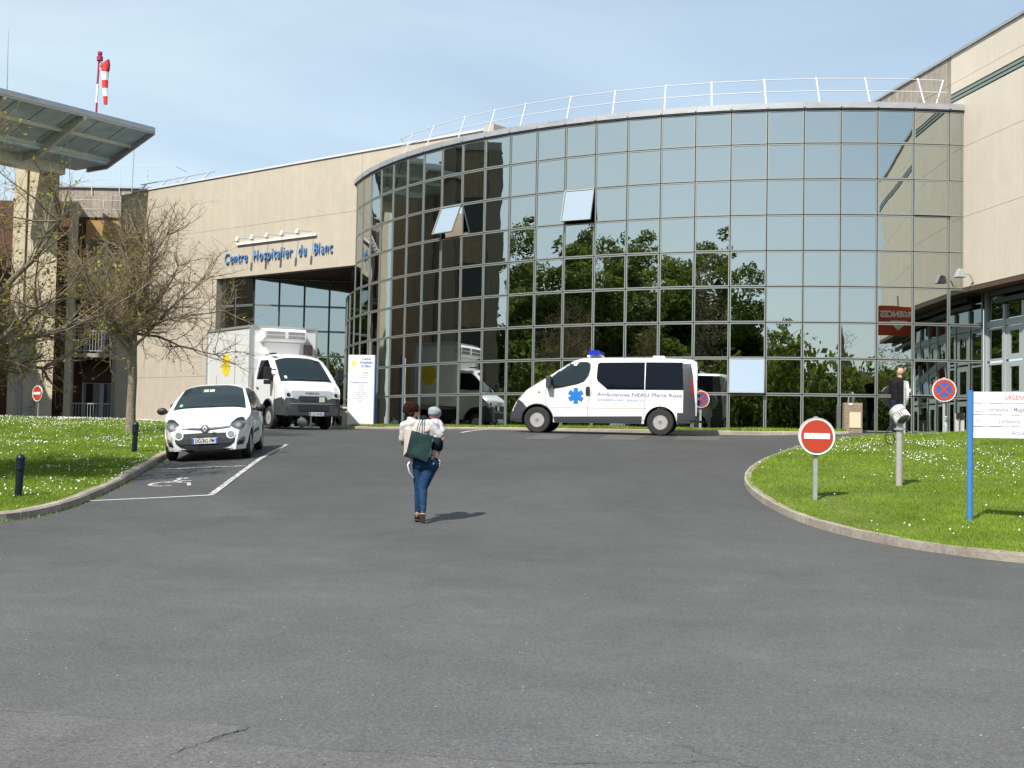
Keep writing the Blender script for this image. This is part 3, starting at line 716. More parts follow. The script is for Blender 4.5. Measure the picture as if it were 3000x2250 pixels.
# soffit of the recess and the jamb
def Lc(x, y, z): return (x-WO.x, y-WO.y, z)
b = MB(); gl = [(-12.3, 53.0), (-10.5, 51.75), (-6.5, 52.4), (-5.4, 48.2)]
poly = [wp(-.1, 0, -.36), wp(so_+.3, 0, -.36)]
b.prism([(p.x-WO.x, p.y-WO.y) for p in poly]+[(x-WO.x, y-WO.y) for x, y in ((-12.4, 54.5), (-4.0, 54.5), (-4.0, 48.4))], 6.46, 6.62); b.build('soffit', m_soffit, cw)
b = MB(); b.prism([(so_-.25, .2), (so_-.005, .2), (so_-.005, 6.44), (so_-.25, 6.44)], -.9, -.02, fr); b.build('jamb', m_wall, cw)
# recess glazing
def glaze(parent, A, B, zs, n, th, loc_fn, mat=m_glass_lo, frame=m_alu):
    A = Vector((*A, 0)); B = Vector((*B, 0)); d = B-A; L_ = d.length; ang = math.atan2(d.y, d.x)
    for i in range(n):
        for z0, z1 in zip(zs[:-1], zs[1:]):
            p = A+d*((i+.5)/n); p.z = z0
            window(parent, p, ang, L_/n, z1-z0, (rng.normal(0, R(.06)), rng.normal(0, R(.06))), 0, mat, loc_fn)
    for i in range(n+1):
        p = A+d*(i/n); b = MB(); b.box(loc_fn(Vector((p.x, p.y, (zs[0]+zs[-1])/2))), (.05, .09, zs[-1]-zs[0]), ang); b.build('mullion', m_blackgap, parent)
    for z in zs:
        p = A+d*.5; b = MB(); b.box(loc_fn(Vector((p.x-math.sin(ang)*-.045*0, p.y+.05, z))), (L_, .09, .05), ang); b.build('transom', m_blackgap, parent)
lw = lambda p: Vector((p[0]-WO.x, p[1]-WO.y, p[2]))
zz = [.47, 1.35, 2.35, 3.35, 4.35, 5.35, 6.44]
glaze(cw, (-12.15, 52.95), (-10.42, 51.85), zz, 2, .05, lw)
glaze(cw, (-10.42, 51.85), (-6.45, 52.35), zz, 4, .05, lw)
b = MB(); b.prism([(x-WO.x, y-WO.y) for x, y in ((-12.2, 55), (-5.2, 55), (-5.2, 55.1), (-12.2, 55.1))], .3, 6.6); b.build('back_wall', m_interior, cw)
# lettering: every letter its own raised piece
txt = 'Centre  Hospitalier  du  Blanc'
Wt = 6.28; s_start = 7.72; base_z = 7.02
full = text_mesh(txt, .62, m_txtblue, bold=.004, sx=.72, space=1.22); fa, fb = text_width(full); sc_ = Wt/(fb-fa)
m_letter = M('letter_blue', (.10, .23, .47), .5)
for i, chh in enumerate(txt):
    if chh == ' ': continue
    pre = text_mesh(txt[:i+1], .62, m_letter, bold=.004, sx=.72, space=1.22); _, e = text_width(pre)
    me = text_mesh(chh, .62, m_letter, extrude=.025, bold=.0, sx=.72, shear=.10); c0_, c1_ = text_width(me)
    off = (e-(c1_-c0_)-fa)*sc_; me.transform(Matrix.Translation((-c0_, 0, 0))); me.transform(Matrix.Diagonal((sc_, 1, 1, 1)))
    o_ = wp(s_start-off, base_z, .05)-WO; r_ = -wd; u_ = Vector((0, 0, 1)); n_ = wn
    me.transform(Matrix(((r_.x, u_.x, n_.x, o_.x), (r_.y, u_.y, n_.y, o_.y), (r_.z, u_.z, n_.z, o_.z), (0, 0, 0, 1))))
    link('letter', me, cw)
# lamp bar with five arm lamps over the lettering
lb = thing('sign_lamp_bar', 'long white bar with five arm lamps above the blue hospital lettering', 'lamp bar', tuple(wp(0)))
def lp_(s, z, off): return wp(s, z, off)-WO
b = MB(); b.bar(lp_(7.0, 7.76, .05), lp_(2.35, 7.76, .05), .07, .08); b.build('bar', m_white, lb)
for k in range(5):
    s_ = 6.0-k*.87
    b = MB(); b.tube([lp_(s_, 7.86, .06), lp_(s_, 7.88, .14), lp_(s_, 7.82, .80)], .014, 6); b.build('arm', m_steel, lb)
    b = MB(); b.bar(lp_(s_, 7.86, .80), lp_(s_, 7.68, .86), .15, .12, upv=tuple(wd)); h_ = b.build('lamp_head', m_white, lb); bevel(h_, .02)
# short roof rail on the left wing
gr2 = thing('roof_edge_rail', 'short leaning rail on the roof edge of the cream wing', 'guard rail', tuple(wp(0, TOP)))
for k in range(4):
    s_ = 13.9-k*1.45
    b = MB(); b.bar(lp_(s_, .05, -.1), lp_(s_, .42, -.45), .07, .04, upv=tuple(wd)); b.build('post', m_rail, gr2)
b = MB(); b.tube([lp_(14.3, .44, -.45), lp_(9.2, .44, -.45)], .022, 6); b.build('rail', m_steel, gr2)

# ------------------------------------------------------------------ cream wall on the right and the emergency entrance
RO = Vector((12.42, 35.6, 0)); rd = Vector((.1535, -.988, 0)).normalized(); rn = Vector((rd.y, -rd.x, 0)).normalized()
if rn.x > 0: rn = -rn
rw = thing('emergency_wing', 'tall cream concrete wing with glazed emergency entrance under its overhang', 'building', tuple(RO))
fr2 = ((0, 0, 0), rd, (0, 0, 1), rn)
ROWS = [4.53, 6.50, 8.46, 9.86, 10.40, 11.2]
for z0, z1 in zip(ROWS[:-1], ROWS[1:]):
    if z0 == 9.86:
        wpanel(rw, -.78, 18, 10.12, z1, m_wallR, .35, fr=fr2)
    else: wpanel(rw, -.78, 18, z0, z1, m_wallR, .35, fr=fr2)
b = MB(); b.prism([(-.76, 4.6), (17.9, 4.6), (17.9, 11.1), (-.76, 11.1)], -.5, -.04, fr2); b.build('joint_backing', m_joint, rw)
m_band = M('grey_green_strip', (.22, .27, .25), .5)
for z in (9.92, 10.03): b = MB(); b.prism([(-.78, z-.035), (18, z-.035), (18, z+.035), (-.78, z+.035)], -.03, .02, fr2); b.build('trim_strip', m_band, rw)
b = MB(); b.prism([(-6.6, 11.2), (18, 11.2), (18, 11.28), (-6.6, 11.28)], -.5, .05, fr2); b.build('coping', m_zinc, rw)
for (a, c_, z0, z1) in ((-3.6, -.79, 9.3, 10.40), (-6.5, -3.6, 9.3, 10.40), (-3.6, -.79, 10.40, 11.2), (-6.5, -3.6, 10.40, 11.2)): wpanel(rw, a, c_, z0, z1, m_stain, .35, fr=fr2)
b = MB(); b.prism([(-6.5, 9.3), (-.8, 9.3), (-.8, 11.1), (-6.5, 11.1)], -.5, -.03, fr2); b.build('joint_backing', m_joint, rw)
b = MB(); b.prism([(-.4, 4.40), (18, 4.40), (18, 4.52), (-.4, 4.52)], -3, -.0, fr2); b.build('soffit', m_soffit, rw)
for k, (o1, z) in enumerate(((-.42, 4.25), (-.55, 4.05))):
    b = MB(); b.prism([(.6, z), (18, z), (18, z+.12), (.6, z+.12)], o1-.12, o1, fr2); b.build('beam', M('dark_green_steel', (.06, .075, .07), .5), rw)
lr = lambda p: Vector((p[0]-RO.x, p[1]-RO.y, p[2]))
E0 = Vector((13.08, 35.72, 0)); ed = Vector((.16, -.987, 0))
def ept(t, z=0, off=0): return E0+ed*t+Vector((-ed.y*-1, ed.x*-1, 0)).normalized()*off*0+rn*off+Vector((0, 0, z))
fre = (tuple(lr(E0)), ed, (0, 0, 1), rn)
m_door = M('door_frame_grey', (.46, .50, .50), .45, metal=.2)
for i in range(12):
    t0 = i*.97
    b = MB(); b.prism([(t0-.05, .45), (t0+.05, .45), (t0+.05, 4.0 if i else 4.4), (t0-.05, 4.0 if i else 4.4)], -.08, .04, fre); b.build('post', m_door, rw)
    b = MB(); b.prism([(t0+.055, 3.42), (t0+.915, 3.42), (t0+.915, 3.60), (t0+.055, 3.60)], -.06, .02, fre); b.build('transom', m_door, rw)
    b = MB(); b.prism([(t0+.07, 3.62), (t0+.90, 3.62), (t0+.90, 4.38), (t0+.07, 4.38)], -.03, -.02, fre); b.build('upper_pane', m_glass_lo, rw)
    inset = .08 if i % 2 == 0 else .2
    for (z0, z1) in ((.50, 1.44), (1.50, 2.44), (2.50, 3.40)):
        b = MB()
        for (u0, u1, v0, v1) in ((t0+.06, t0+.06+inset, z0, z1), (t0+.91-inset, t0+.91, z0, z1), (t0+.06+inset, t0+.91-inset, z0, z0+inset*.7), (t0+.06+inset, t0+.91-inset, z1-inset*.7, z1)):
            b.prism([(u0, v0), (u1, v0), (u1, v1), (u0, v1)], -.04, .01, fre)
        d_ = b.build('door_frame', m_door, rw)
        b = MB(); b.prism([(t0+.06+inset, z0+inset*.7), (t0+.91-inset, z0+inset*.7), (t0+.91-inset, z1-inset*.7), (t0+.06+inset, z1-inset*.7)], -.03, -.018, fre); b.build('pane', m_glass_lo, d_)
b = MB(); b.prism([(0, .4), (14, .4), (14, 4.4), (0, 4.4)], -3.1, -3, fre); b.build('back_wall', m_interior, rw)
b = MB(); b.prism([(-.9, 4.0), (18, 4.0), (18, 4.4), (-.9, 4.4)], -.2, -.1, fre); b.build('header', M('dark_header', (.03, .03, .03), .7), rw)
b = MB()
for k in range(10): b.prism([(5.0, 6.6+k*.12), (6.4, 6.6+k*.12), (6.4, 6.66+k*.12), (5.0, 6.66+k*.12)], .0, .03, fr2)
b.build('louvre', m_black, rw)
b = MB(); b.prism([(-.98, .3), (-.80, .3), (-.80, 9.42), (-.98, 9.42)], -.4, -.05, fr2); 
# floodlight on the right wing
fl = thing('floodlight', 'small grey floodlight on a short bent arm at the lower corner of the right wing', 'floodlight', tuple(RO+rd*.55+rn*.02+Vector((0, 0, 4.72))))
b = MB(); b.tube([(0, 0, -.1), (-.05, -.01, .0), (-.10, -.02, .10), (-.26, -.05, .12)], .018, 6); b.build('arm', m_steel, fl)
b = MB(); b.prism([(-.16, -.10), (.13, -.10), (.09, .1), (-.06, .14)], -.11, .11, ((-.40, -.1, .10), (1, 0, 0), (0, 0, 1), (0, 1, 0))); bevel(b.build('lamp_head', m_steel, fl), .012)
# emergency sign hanging from the overhang (off to the right, mirrored in the glass)
us = thing('emergency_sign', 'red URGENCES sign with a white down arrow on the right wing', 'sign', (13.1, 27.2, 3.95))
b = MB(); b.box((0, 0, .45), (1.55, .16, .95)); bevel(b.build('sign_box', m_red, us), .02)
b = MB(); b.bar((.0, 0, .92), (.0, 0, 1.3), .05, .05); b.bar((.6, 0, .92), (.6, 0, 1.3), .05, .05); b.build('bracket', m_steel, us)
m_wtxt = M('white_lettering', (.8, .8, .8), .5)
put_text('lettering', 'URGENCES', .30, m_wtxt, ((0, .086, .55), (-1, 0, 0), (0, 0, 1)), us, fit=1.25, align='CENTER', bold=.01)
b = MB(); b.prism([(-.3, .42), (.3, .42), (0, .14)], .082, .090, ((0, 0, 0), (1, 0, 0), (0, 0, 1), (0, 1, 0))); b.build('arrow', m_wtxt, us)

# ------------------------------------------------------------------ left wing: tower, brown recess, helipad
hu = Vector((.59, .807, 0)).normalized(); hn = Vector((.807, -.59, 0)).normalized()   # along the pad's edge, and outwards
def hp(u, n, z=0): return hu*u+hn*n+Vector((0, 0, z))
U_TIP = Vector((-15.70, 55.5, 0)).dot(hu); N_OUT = Vector((-15.70, 55.5, 0)).dot(hn); N_IN = N_OUT-3.0; ZO, ZI = 13.25, 12.3
HO = hp(U_TIP, N_OUT, ZO)
heli = thing('helipad', 'raised helipad with flared grey steel skirt, ribs and panels seen from below', 'helipad', tuple(HO))
def hl(u, n, z): return hp(U_TIP-u, N_OUT-n, z)-HO       # u back from the tip, n inwards
m_skirt = M('skirt_steel', (.56, .72, .84), .55, metal=.0, var=.3, vscale=1.2, var2=.2)
m_beam = M('galvanised_beam', (.72, .71, .62), .5, metal=.1, var=.15)
def slope(n): return ZO+(ZI-ZO)*n/3.0
def quadthick(b, P, th):
    P = [Vector(p) for p in P]; nrm = (P[1]-P[0]).cross(P[2]-P[0]).normalized()*th
    b.add([p for p in P]+[p+nrm for p in P], [(0, 1, 2, 3), (7, 6, 5, 4), (0, 4, 5, 1), (1, 5, 6, 2), (2, 6, 7, 3), (3, 7, 4, 0)])
b = MB(); quadthick(b, [hl(0, .05, slope(.05)+.05), hl(26, .05, slope(.05)+.05), hl(26, 2.95, slope(2.95)+.05), hl(0, 2.95, slope(2.95)+.05)], -.02); b.build('skirt_backing', m_joint, heli)
for i in range(20):
    for (n0, n1) in ((.08, 1.45), (1.55, 2.9)):
        b = MB(); u0, u1 = i*1.28+.02, i*1.28+1.29
        quadthick(b, [hl(u0, n0, slope(n0)), hl(u1-.04, n0, slope(n0)), hl(u1-.04, n1, slope(n1)), hl(u0, n1, slope(n1))], .03); b.build('skirt_panel', m_skirt, heli)
for n_ in (.04, 1.5, 2.92):
    b = MB(); b.bar(hl(.05, n_, slope(n_)-.10), hl(26, n_, slope(n_)-.10), .12, .16); b.build('purlin', m_beam, heli)
b = MB(); b.bar(hl(0, -.03, ZO-.02), hl(26, -.03, ZO-.02), .06, .22); b.build('edge_trim', m_zinc, heli)
for u_ in (3.45, 7.1, 10.75, 14.4, 18.05):
    b = MB(); P0 = [hl(u_, 0, ZO-.02), hl(u_, 3.2, ZI-.05), hl(u_, 4.3, ZI-.1), hl(u_, 4.3, ZI-.62), hl(u_, 3.1, ZI-.55), hl(u_, .0, ZO-.30)]
    o_ = hu*.07; b.add([p-o_ for p in P0]+[p+o_ for p in P0], [tuple(range(5, -1, -1)), tuple(range(6, 12))]+[(i, (i+1) % 6, 6+(i+1) % 6, 6+i) for i in range(6)]); b.build('rib_beam', m_beam, heli)
b = MB(); P0 = [hl(.0, -.05, ZO+.06), hl(0, 4.6, ZI+.1), hl(0, 4.6, ZI-.42), hl(0, 3.2, ZI-.42), hl(0, -.05, ZO-.22)]
o_ = hu*.05; b.add([p-o_ for p in P0]+[p+o_ for p in P0], [tuple(range(4, -1, -1)), tuple(range(5, 10))]+[(i, (i+1) % 5, 5+(i+1) % 5, 5+i) for i in range(5)]); b.build('end_plate', m_zinc, heli)
b = MB()
P4 = [hl(.1, 3.0, 0), hl(26, 3.0, 0), hl(26, 3.5, 0), hl(5.2, 3.5, 0), hl(5.0, 5.3, 0), hl(.1, 5.3, 0)]  # deck shape cut back away from the tip to leave the tower sunlit
b.prism([(p.x, p.y) for p in P4], ZI-.28-HO.z, ZI-HO.z); b.build('deck', m_skirt, heli)
b = MB(); b.prism([(p.x, p.y) for p in (hl(1.2, 4.5, 0), hl(4.8, 4.5, 0), hl(4.8, 5.2, 0), hl(1.2, 5.2, 0))], ZI-.75-HO.z, ZI-.285-HO.z); b.build('deck_beam', m_beam, heli)
b = MB(); b.lathe([(.42, 0), (.42, .03)], 20, hl(12.2, .9, ZO+.42)); 
for k in range(3): b.bar(hl(12.2, .9, ZO-.1)+Vector((.35*math.cos(k*2.1), .35*math.sin(k*2.1), 0)), hl(12.2, .9, ZO+.43)+Vector((.35*math.cos(k*2.1), .35*math.sin(k*2.1), 0)), .02, .02)
b.build('deck_light', m_rail, heli)
# tower under the pad
tw = thing('lift_tower', 'pale concrete tower holding up the helipad beside the bare trees', 'tower', (-20.2, 57, 0))
def tl(x, y, z=0): return (x+20.2, y-57, z)
for (x0, x1, dy) in ((-22.2, -21.65, 0), (-21.6, -21.0, .12), (-20.95, -20.22, 0.0)):
    b = MB(); b.prism([tl(x0, 57.0+dy)[:2], tl(x1, 57.0+dy)[:2], tl(x1-.75, 59)[:2], tl(x0-.75, 59)[:2]], .1, 12.2); b.build('wall_panel', m_tower, tw)
b = MB(); b.prism([tl(-22.1, 57.2)[:2], tl(-20.4, 57.2)[:2], tl(-21.1, 58.9)[:2], tl(-22.8, 58.9)[:2]], .1, 11.9); b.build('core', m_tower, tw)
b = MB(); b.box(tl(-21.62, 56.95, 2.3), (.14, .1, 3.4)); b.build('cable_duct', m_steel, tw)
b = MB(); b.box(tl(-21.1, 56.93, 1.35), (.22, .12, .26)); b.box(tl(-21.1, 56.97, .7), (.03, .03, 1.1)); b.build('meter_box', m_steel, tw)
# brown recess between tower and cream wing
bw = thing('ward_wing', 'brown clad wing with balcony railings between the tower and the cream wall', 'building', (-18, 59, 0))
def bl(x, y, z=0): return (x+18, y-59, z)
def bbox(name, x0, x1, y0, y1, z0, z1, mat, par=None):
    b = MB(); b.box(bl((x0+x1)/2, (y0+y1)/2, (z0+z1)/2), (x1-x0, y1-y0, z1-z0)); return b.build(name, mat, par if par else bw)
bbox('wall', -27, -14.5, 60.8, 61.2, .1, 11.0, m_brown)
# storeys (openings with dark windows, brown spandrels, balustrades)
for fl_, z0 in enumerate((.45, 3.75, 7.05)):
    bbox('slab', -20.2, -15.6, 58.6, 60.8, z0-.22, z0-.04, m_stain)
    for (x0, x1) in ((-20.0, -18.15), (-17.75, -16.65)):
        w_ = bbox('window', x0, x1, 60.3, 60.4, z0, z0+2.0, m_door); n_ = 2
        for q in range(n_):
            a = x0+(x1-x0)*q/n_; c_ = x0+(x1-x0)*(q+1)/n_; bbox('pane', a+.1, c_-.1, 60.27, 60.295, z0+.05, z0+1.95, m_glass_lo, w_)
        bbox('spandrel', x0, x1, 60.1, 60.29, z0+2.05, z0+3.0, m_brown if fl_ < 2 else m_ochre)
        r_ = thing('balustrade', None, None, bl((x0+x1)/2, 58.75, z0)); r_.parent = bw
        b = MB(); b.box((0, 0, .98), (x1-x0, .05, .05)); b.box((0, 0, .08), (x1-x0, .04, .04)); b.build('rail', m_steel, r_)
        nb = int((x1-x0)/.13)
        for q in range(nb+1):
            b = MB(); b.box((-(x1-x0)/2+q*(x1-x0)/nb, 0, .53), (.022, .022, .88)); b.build('baluster', m_steel, r_)
for x in (-20.1, -17.95, -16.5): bbox('column', x-.16, x+.16, 58.55, 58.85, .1, 10.6 if x != -17.95 else 7.0, m_tower if x != -17.95 else m_stain)
bbox('glazed_bay', -16.3, -15.6, 59.2, 59.3, .5, 10.0, m_glass_lo); bbox('frame_post', -16.36, -16.3, 59.1, 59.3, .3, 10.6, m_door)
for x0, x1 in ((-21.0, -18.8), (-18.78, -16.5)): bbox('parapet_panel', x0, x1, 60.0, 60.3, 10.15, 11.15, m_stain)
bbox('parapet_panel', -24, -16.2, 62.0, 62.3, 10.2, 11.9, m_stain)
bbox('coping', -24, -16.1, 61.9, 62.4, 11.9, 11.98, m_zinc)
for kk, (yy, zb, x0, x1, hgt) in enumerate(((61.9, 11.5, -20.4, -16.4, 1.5), (60.0, 10.0, -20.6, -16.4, .95))):
    gr3 = thing('roof_guard_rail', ('thin white guard rail high on the roof behind the helipad', 'lower white guard rail on the brown wing parapet')[kk], 'guard rail', (x0, yy, zb))
    for z in (hgt, hgt*.55): b = MB(); b.tube([(0, 0, z), (x1-x0, 0, z), (x1-x0+.25, 1.2, z)], .012, 6); b.build('rail', m_rail, gr3)
    for q in range(4): b = MB(); b.box((q*(x1-x0)/3, 0, hgt/2), (.03, .03, hgt)); b.build('post', m_rail, gr3)
an = thing('roof_antenna', 'thin roof antenna with small dipole arms right of the helipad', 'antenna', (-18.2, 61, 11))
b = MB(); b.tube([(0, 0, 0), (.05, 0, 2.9)], .022, 6); b.build('mast', m_steel, an)
b = MB(); b.tube([(-.1, 0, 2.95), (.45, 0, 2.8)], .014, 6); b.tube([(-.12, 0, 3.05), (-.02, 0, 2.55)], .012, 5); b.tube([(.2, 0, 3.1), (.3, 0, 2.6)], .012, 5); b.build('dipole', m_steel, an)
ms = thing('lightning_mast', 'tall thin mast above the helipad at the far left', 'mast', (-23.9, 60, 12.3))
b = MB(); b.tube([(0, 0, 0), (0, 0, 4), (-.02, 0, 5.4), (-.02, 0, 6.6)], [.05, .035, .02, .012], 6); b.build('pole', m_steel, ms)
# long brown facade running back along the left, outside the frame but mirrored in the glass
lf = thing('long_ward_block', 'tall brown ward block beyond the left of the view, mirrored in the glass', 'building', (-25, 41.1, 0))
b = MB(); b.box((-6, 0, 7.2), (12, 10.8, 14.8)); b.build('wall', M('brown_render', (.30, .215, .13), .85, var=.2, streak=.3), lf)
for k in range(5):
    b = MB(); b.box((.15, -5.2+k*2.6, 7.2), (.3, .7, 14.9)); b.build('pier', M('dark_beige_pier', (.22, .18, .13), .85, streak=.2), lf)
    for z in (1.6, 4.8, 8.0, 11.2):
        if k < 4: b = MB(); b.box((.06, -3.9+k*2.6, z), (.1, 1.5, 1.7)); b.build('window', M('dark_window', (.03, .028, .025), .5), lf)
b = MB(); b.box((-6, 0, 14.8), (12.4, 11.2, .5)); b.build('parapet', m_stain, lf)
lf2 = thing('low_ward_block', 'lower brown ward block beyond the left of the view, behind the tall one', 'building', (-25.2, 52, 0))
b = MB(); b.box((-6, 0, 6.3), (12, 11, 13)); b.build('wall', MATS['brown_render'], lf2)
for k in range(4): b = MB(); b.box((.1, -4.6+k*3.0, 6.3), (.25, .6, 13.1)); b.build('pier', M('dark_beige_pier', (.22, .18, .13), .85, streak=.2), lf2)
# windsock
wsx, wsy = -21.62, 66.
ws = thing('windsock', 'red and white windsock hanging slack from a striped pole', 'windsock', (wsx, wsy, 12.0))
k_ = wsy/3798.2
def wsp(px, py): # position in the sock's own plane
    x = (px-283)*k_; z = (320-py)*k_; return x, z
m_wred = M('sock_red', (.62, .05, .05), .8); m_wwhite = M('sock_white', (.80, .80, .82), .8); m_polered = M('pole_red', (.36, .02, .08), .5)
zb_ = 4.6
def Z(py): return zb_+(320-py)*k_*1.0
segs = [(340, 292, m_polered), (292, 236, m_wwhite), (236, 192, m_polered), (192, 158, m_polered)]
for (a, c_, mt_) in segs:
    b = MB(); b.tube([((282-(a-236)*.02-283)*k_, 0, Z(a)-(.0 if a != 340 else 1.0)), ((282-(c_-236)*.02+1-283)*k_, 0, Z(c_))], .055 if a > 200 else .045, 8); b.build('pole_section', mt_, ws)
b = MB(); b.lathe([(.16, 0), (.16, .22), (.09, .26), (.12, .34), (.12, .46), (0, .5)], 12, (.06, 0, Z(166))); b.build('pole_head', m_polered, ws)
prof = [(301, 172, 13.5), (304, 180, 13.5), (304, 190, 12.5), (303.5, 199, 11), (303.5, 211, 10.2), (304, 224, 9.2), (304.5, 236, 8.7), (305.5, 248, 8), (306.5, 260, 7.2), (307, 272, 6.7), (307.5, 284, 6), (308, 296, 5.6)]
cols = [(0, 3, m_wred), (3, 5, m_wwhite), (5, 7, m_wred), (7, 9, m_wwhite), (9, 11, m_wred)]
for (i0, i1, mt_) in cols:
    b = MB(); vs = []; fs = []; n = 20
    for q in range(i0, i1+1):
        cx, cy, r_ = prof[q]
        for j in range(n):
            t = 2*pi*j/n; fold = 1+.09*math.sin(5*t+q*.4)*(1 if q > 1 else .3)
            lift = (-.0 if q > 2 else (2-q)*.10*math.cos(t))
            vs.append(((cx-283)*k_+r_*k_*math.cos(t)*fold, .7*r_*k_*math.sin(t)*fold, Z(cy)+lift))
    for q in range(i1-i0):
        for j in range(n): fs.append((q*n+j, q*n+(j+1) % n, (q+1)*n+(j+1) % n, (q+1)*n+j))
    b.add(vs, fs); b.build('sock_band', mt_, ws, 60)
b = MB(); b.tube([(.02, 0, Z(170)), (.32, 0, Z(176))], .02, 6); b.build('ring_arm', m_polered, ws)

# ------------------------------------------------------------------ street furniture
def disc_sign(name, label, loc, rz, rad, hz, kind, post_r=.032, post_mat=None, zoff=0):
    s = thing(name, label, 'road sign', loc, rz, None)
    post_mat = post_mat or m_steel
    b = MB(); b.box((0, .055, (hz+rad+.015-.3)/2), (post_r*2, post_r*1.4, hz+rad+.015+.3)); bevel(b.build('post', post_mat, s), .006)
    b = MB(); b.lathe([(rad-.035, .004), (rad, -.012), (rad, .02), (rad-.01, .028), (0, .028)], 48, (0, 0, hz), 'Y'); b.build('rim', m_white, s, 40)
    b = MB(); b.lathe([(0, -.0), (rad-.028, -.0), (rad-.028, .01), (0, .01)], 48, (0, -.004, hz), 'Y'); b.build('sign_face', m_white, s, 40)
    def disc(r0, r1, yy, mat, nm):
        b = MB(); n = 48; vs = []; fs = []
        for q in range(n):
            t = 2*pi*q/n; vs += [(r0*math.cos(t), yy, hz+r0*math.sin(t)), (r1*math.cos(t), yy, hz+r1*math.sin(t))]
        for q in range(n): fs.append((2*q, 2*((q+1) % n), 2*((q+1) % n)+1, 2*q+1))
        b.add(vs, fs); b.build(nm, mat, s)
    if kind == 'noentry':
        disc(.0, rad-.038, -.019, m_red, 'red_disc')
        b = MB(); b.box((0, -.023, hz), (rad*1.42, .004, rad*.31)); b.build('white_bar', m_white, s)
    else:
        disc(.0, rad*.70, -.019, m_signblue, 'blue_disc'); disc(rad*.66, rad-.03, -.022, m_red, 'red_ring')
        for ang in (45, -45): b = MB(); b.box((0, -.0245-.001*(ang > 0), hz), (rad*1.36, .003, rad*.17), M3=Matrix.Rotation(R(ang), 3, 'Y')); b.build('red_bar', m_red, s)
    b = MB(); b.box((0, .03, hz+rad*.4), (.16, .03, .03)); b.box((0, .03, hz-rad*.4), (.16, .03, .03)); b.build('bracket', m_steel, s)
    return s
disc_sign('no_entry_sign', 'large red no entry disc on a grey post in the right lawn', (4.81, 20.42, -.90), R(3), .292, 1.105, 'noentry')
disc_sign('no_parking_sign', 'red and blue no stopping disc standing free at the top of the right lawn', (11.08, 33.2, .40), R(-14), .30, 1.18, 'nostop')
disc_sign('no_parking_sign', 'disc sign seen edge on beside the man reading papers', (9.82, 32.2, .33), R(80), .30, 1.10, 'nostop')
disc_sign('no_parking_sign', 'no stopping disc half hidden behind the ambulance', (5.18, 35.45, .38), R(8), .235, .93, 'nostop')
disc_sign('no_entry_sign', 'small no entry disc in front of the tower at far left', (-17.75, 48.5, .38), R(-35), .30, 1.15, 'noentry', .02)
# louvred bollards
def bollard():
    s = thing('bollard_light', 'dark', 'bollard light')
    b = MB(); b.lathe([(.052, -.1), (.055, .36), (.068, .365), (.068, .375)], 20); b.build('post', m_bollard, s, 35)
    b = MB(); b.lathe([(.060, .375), (.060, .50), (.066, .505), (.066, .535), (.055, .57), (.03, .59), (0, .597)], 20); b.build('cap', m_bollard, s, 50)
    for k in range(5): b = MB(); b.lathe([(.058, .385+k*.025), (.071, .385+k*.025), (.069, .395+k*.025), (.058, .400+k*.025)], 20); b.build('louvre_ring', m_bollard, s, 30)
    return s
b0 = bollard(); spots = [(-7.13, 18.87, 'dark louvred bollard light nearest the left lawn kerb'), (-7.74, 26.7, 'dark louvred bollard light in front of the bare tree trunk'), (-11.0, 42.0, 'dark louvred bollard light behind the left mirror of the small car')]
for i, (x, y, lab) in enumerate(spots):
    s = b0 if i == 0 else copy_tree(b0)
    s.location = (x, y, g(x, y)+(.14 if i < 2 else .1)); s['label'] = lab; s['group'] = 'dark louvred bollard lights'
    s.rotation_euler = (R(1), R(2), 0)
b = MB(); b.box((-.09, -.03, .22), (.05, .05, .07)); b.build('socket_box', m_white, s)
# steel spotlight column on the right lawn
sp = thing('spotlight_column', 'steel column with a tilted ribbed floodlight in the right lawn', 'spotlight', (6.60, 22.05, -.74))
b = MB(); b.lathe([(.056, -.1), (.056, 1.09), (.088, 1.092), (.088, 1.122), (0, 1.122)], 24); b.build('column', M('brushed_steel', (.60, .57, .53), .35, metal=.45, var=.12, vscale=3, stretch=(1, 1, 6)), sp, 35)
b = MB(); b.box((0, 0, 1.17), (.10, .06, .10)); b.bar((-.045, 0, 1.2), (-.12, -.02, 1.36), .03, .06); b.bar((.045, 0, 1.2), (.10, 0, 1.36), .03, .06); b.build('yoke', m_steel, sp)
hd = Matrix.Rotation(R(-28), 3, 'Y') @ Matrix.Rotation(R(-35), 3, 'X')
b = MB(); b.lathe([(.07, -.15), (.10, -.12), (.105, -.01), (.0, 0)], 28, (0, 0, 1.36), 'Z', M3=hd); b.build('lamp_body', M('dark_cast_metal', (.10, .09, .085), .5, metal=.3), sp, 35)
b = MB(); b.lathe([(.10, -.03), (.145, .0), (.145, .10), (.12, .12), (.0, .125)], 28, (0, 0, 1.36), 'Z', M3=hd); b.build('lamp_head', M('cast_aluminium', (.62, .62, .6), .4, metal=.4), sp, 35)
for k in range(22):
    t = 2*pi*k/22; c_ = hd @ Vector((.118*math.cos(t), .118*math.sin(t), -.065)); b = MB(); b.box(c_+Vector((0, 0, 1.36)), (.036, .010, .115), M3=hd @ Matrix.Rotation(t, 3, 'Z')); b.build('cooling_fin', m_white, sp)
b = MB(); pts = [(-.10, 0, 1.24), (-.20, .02, 1.08), (-.24, .02, .95), (-.20, 0, .86), (-.12, 0, .85), (-.07, 0, .93), (-.12, 0, 1.02), (-.22, .01, 1.0)]
b.tube(smooth_line3 if False else pts, .011, 6); b.build('cable', m_black, sp)
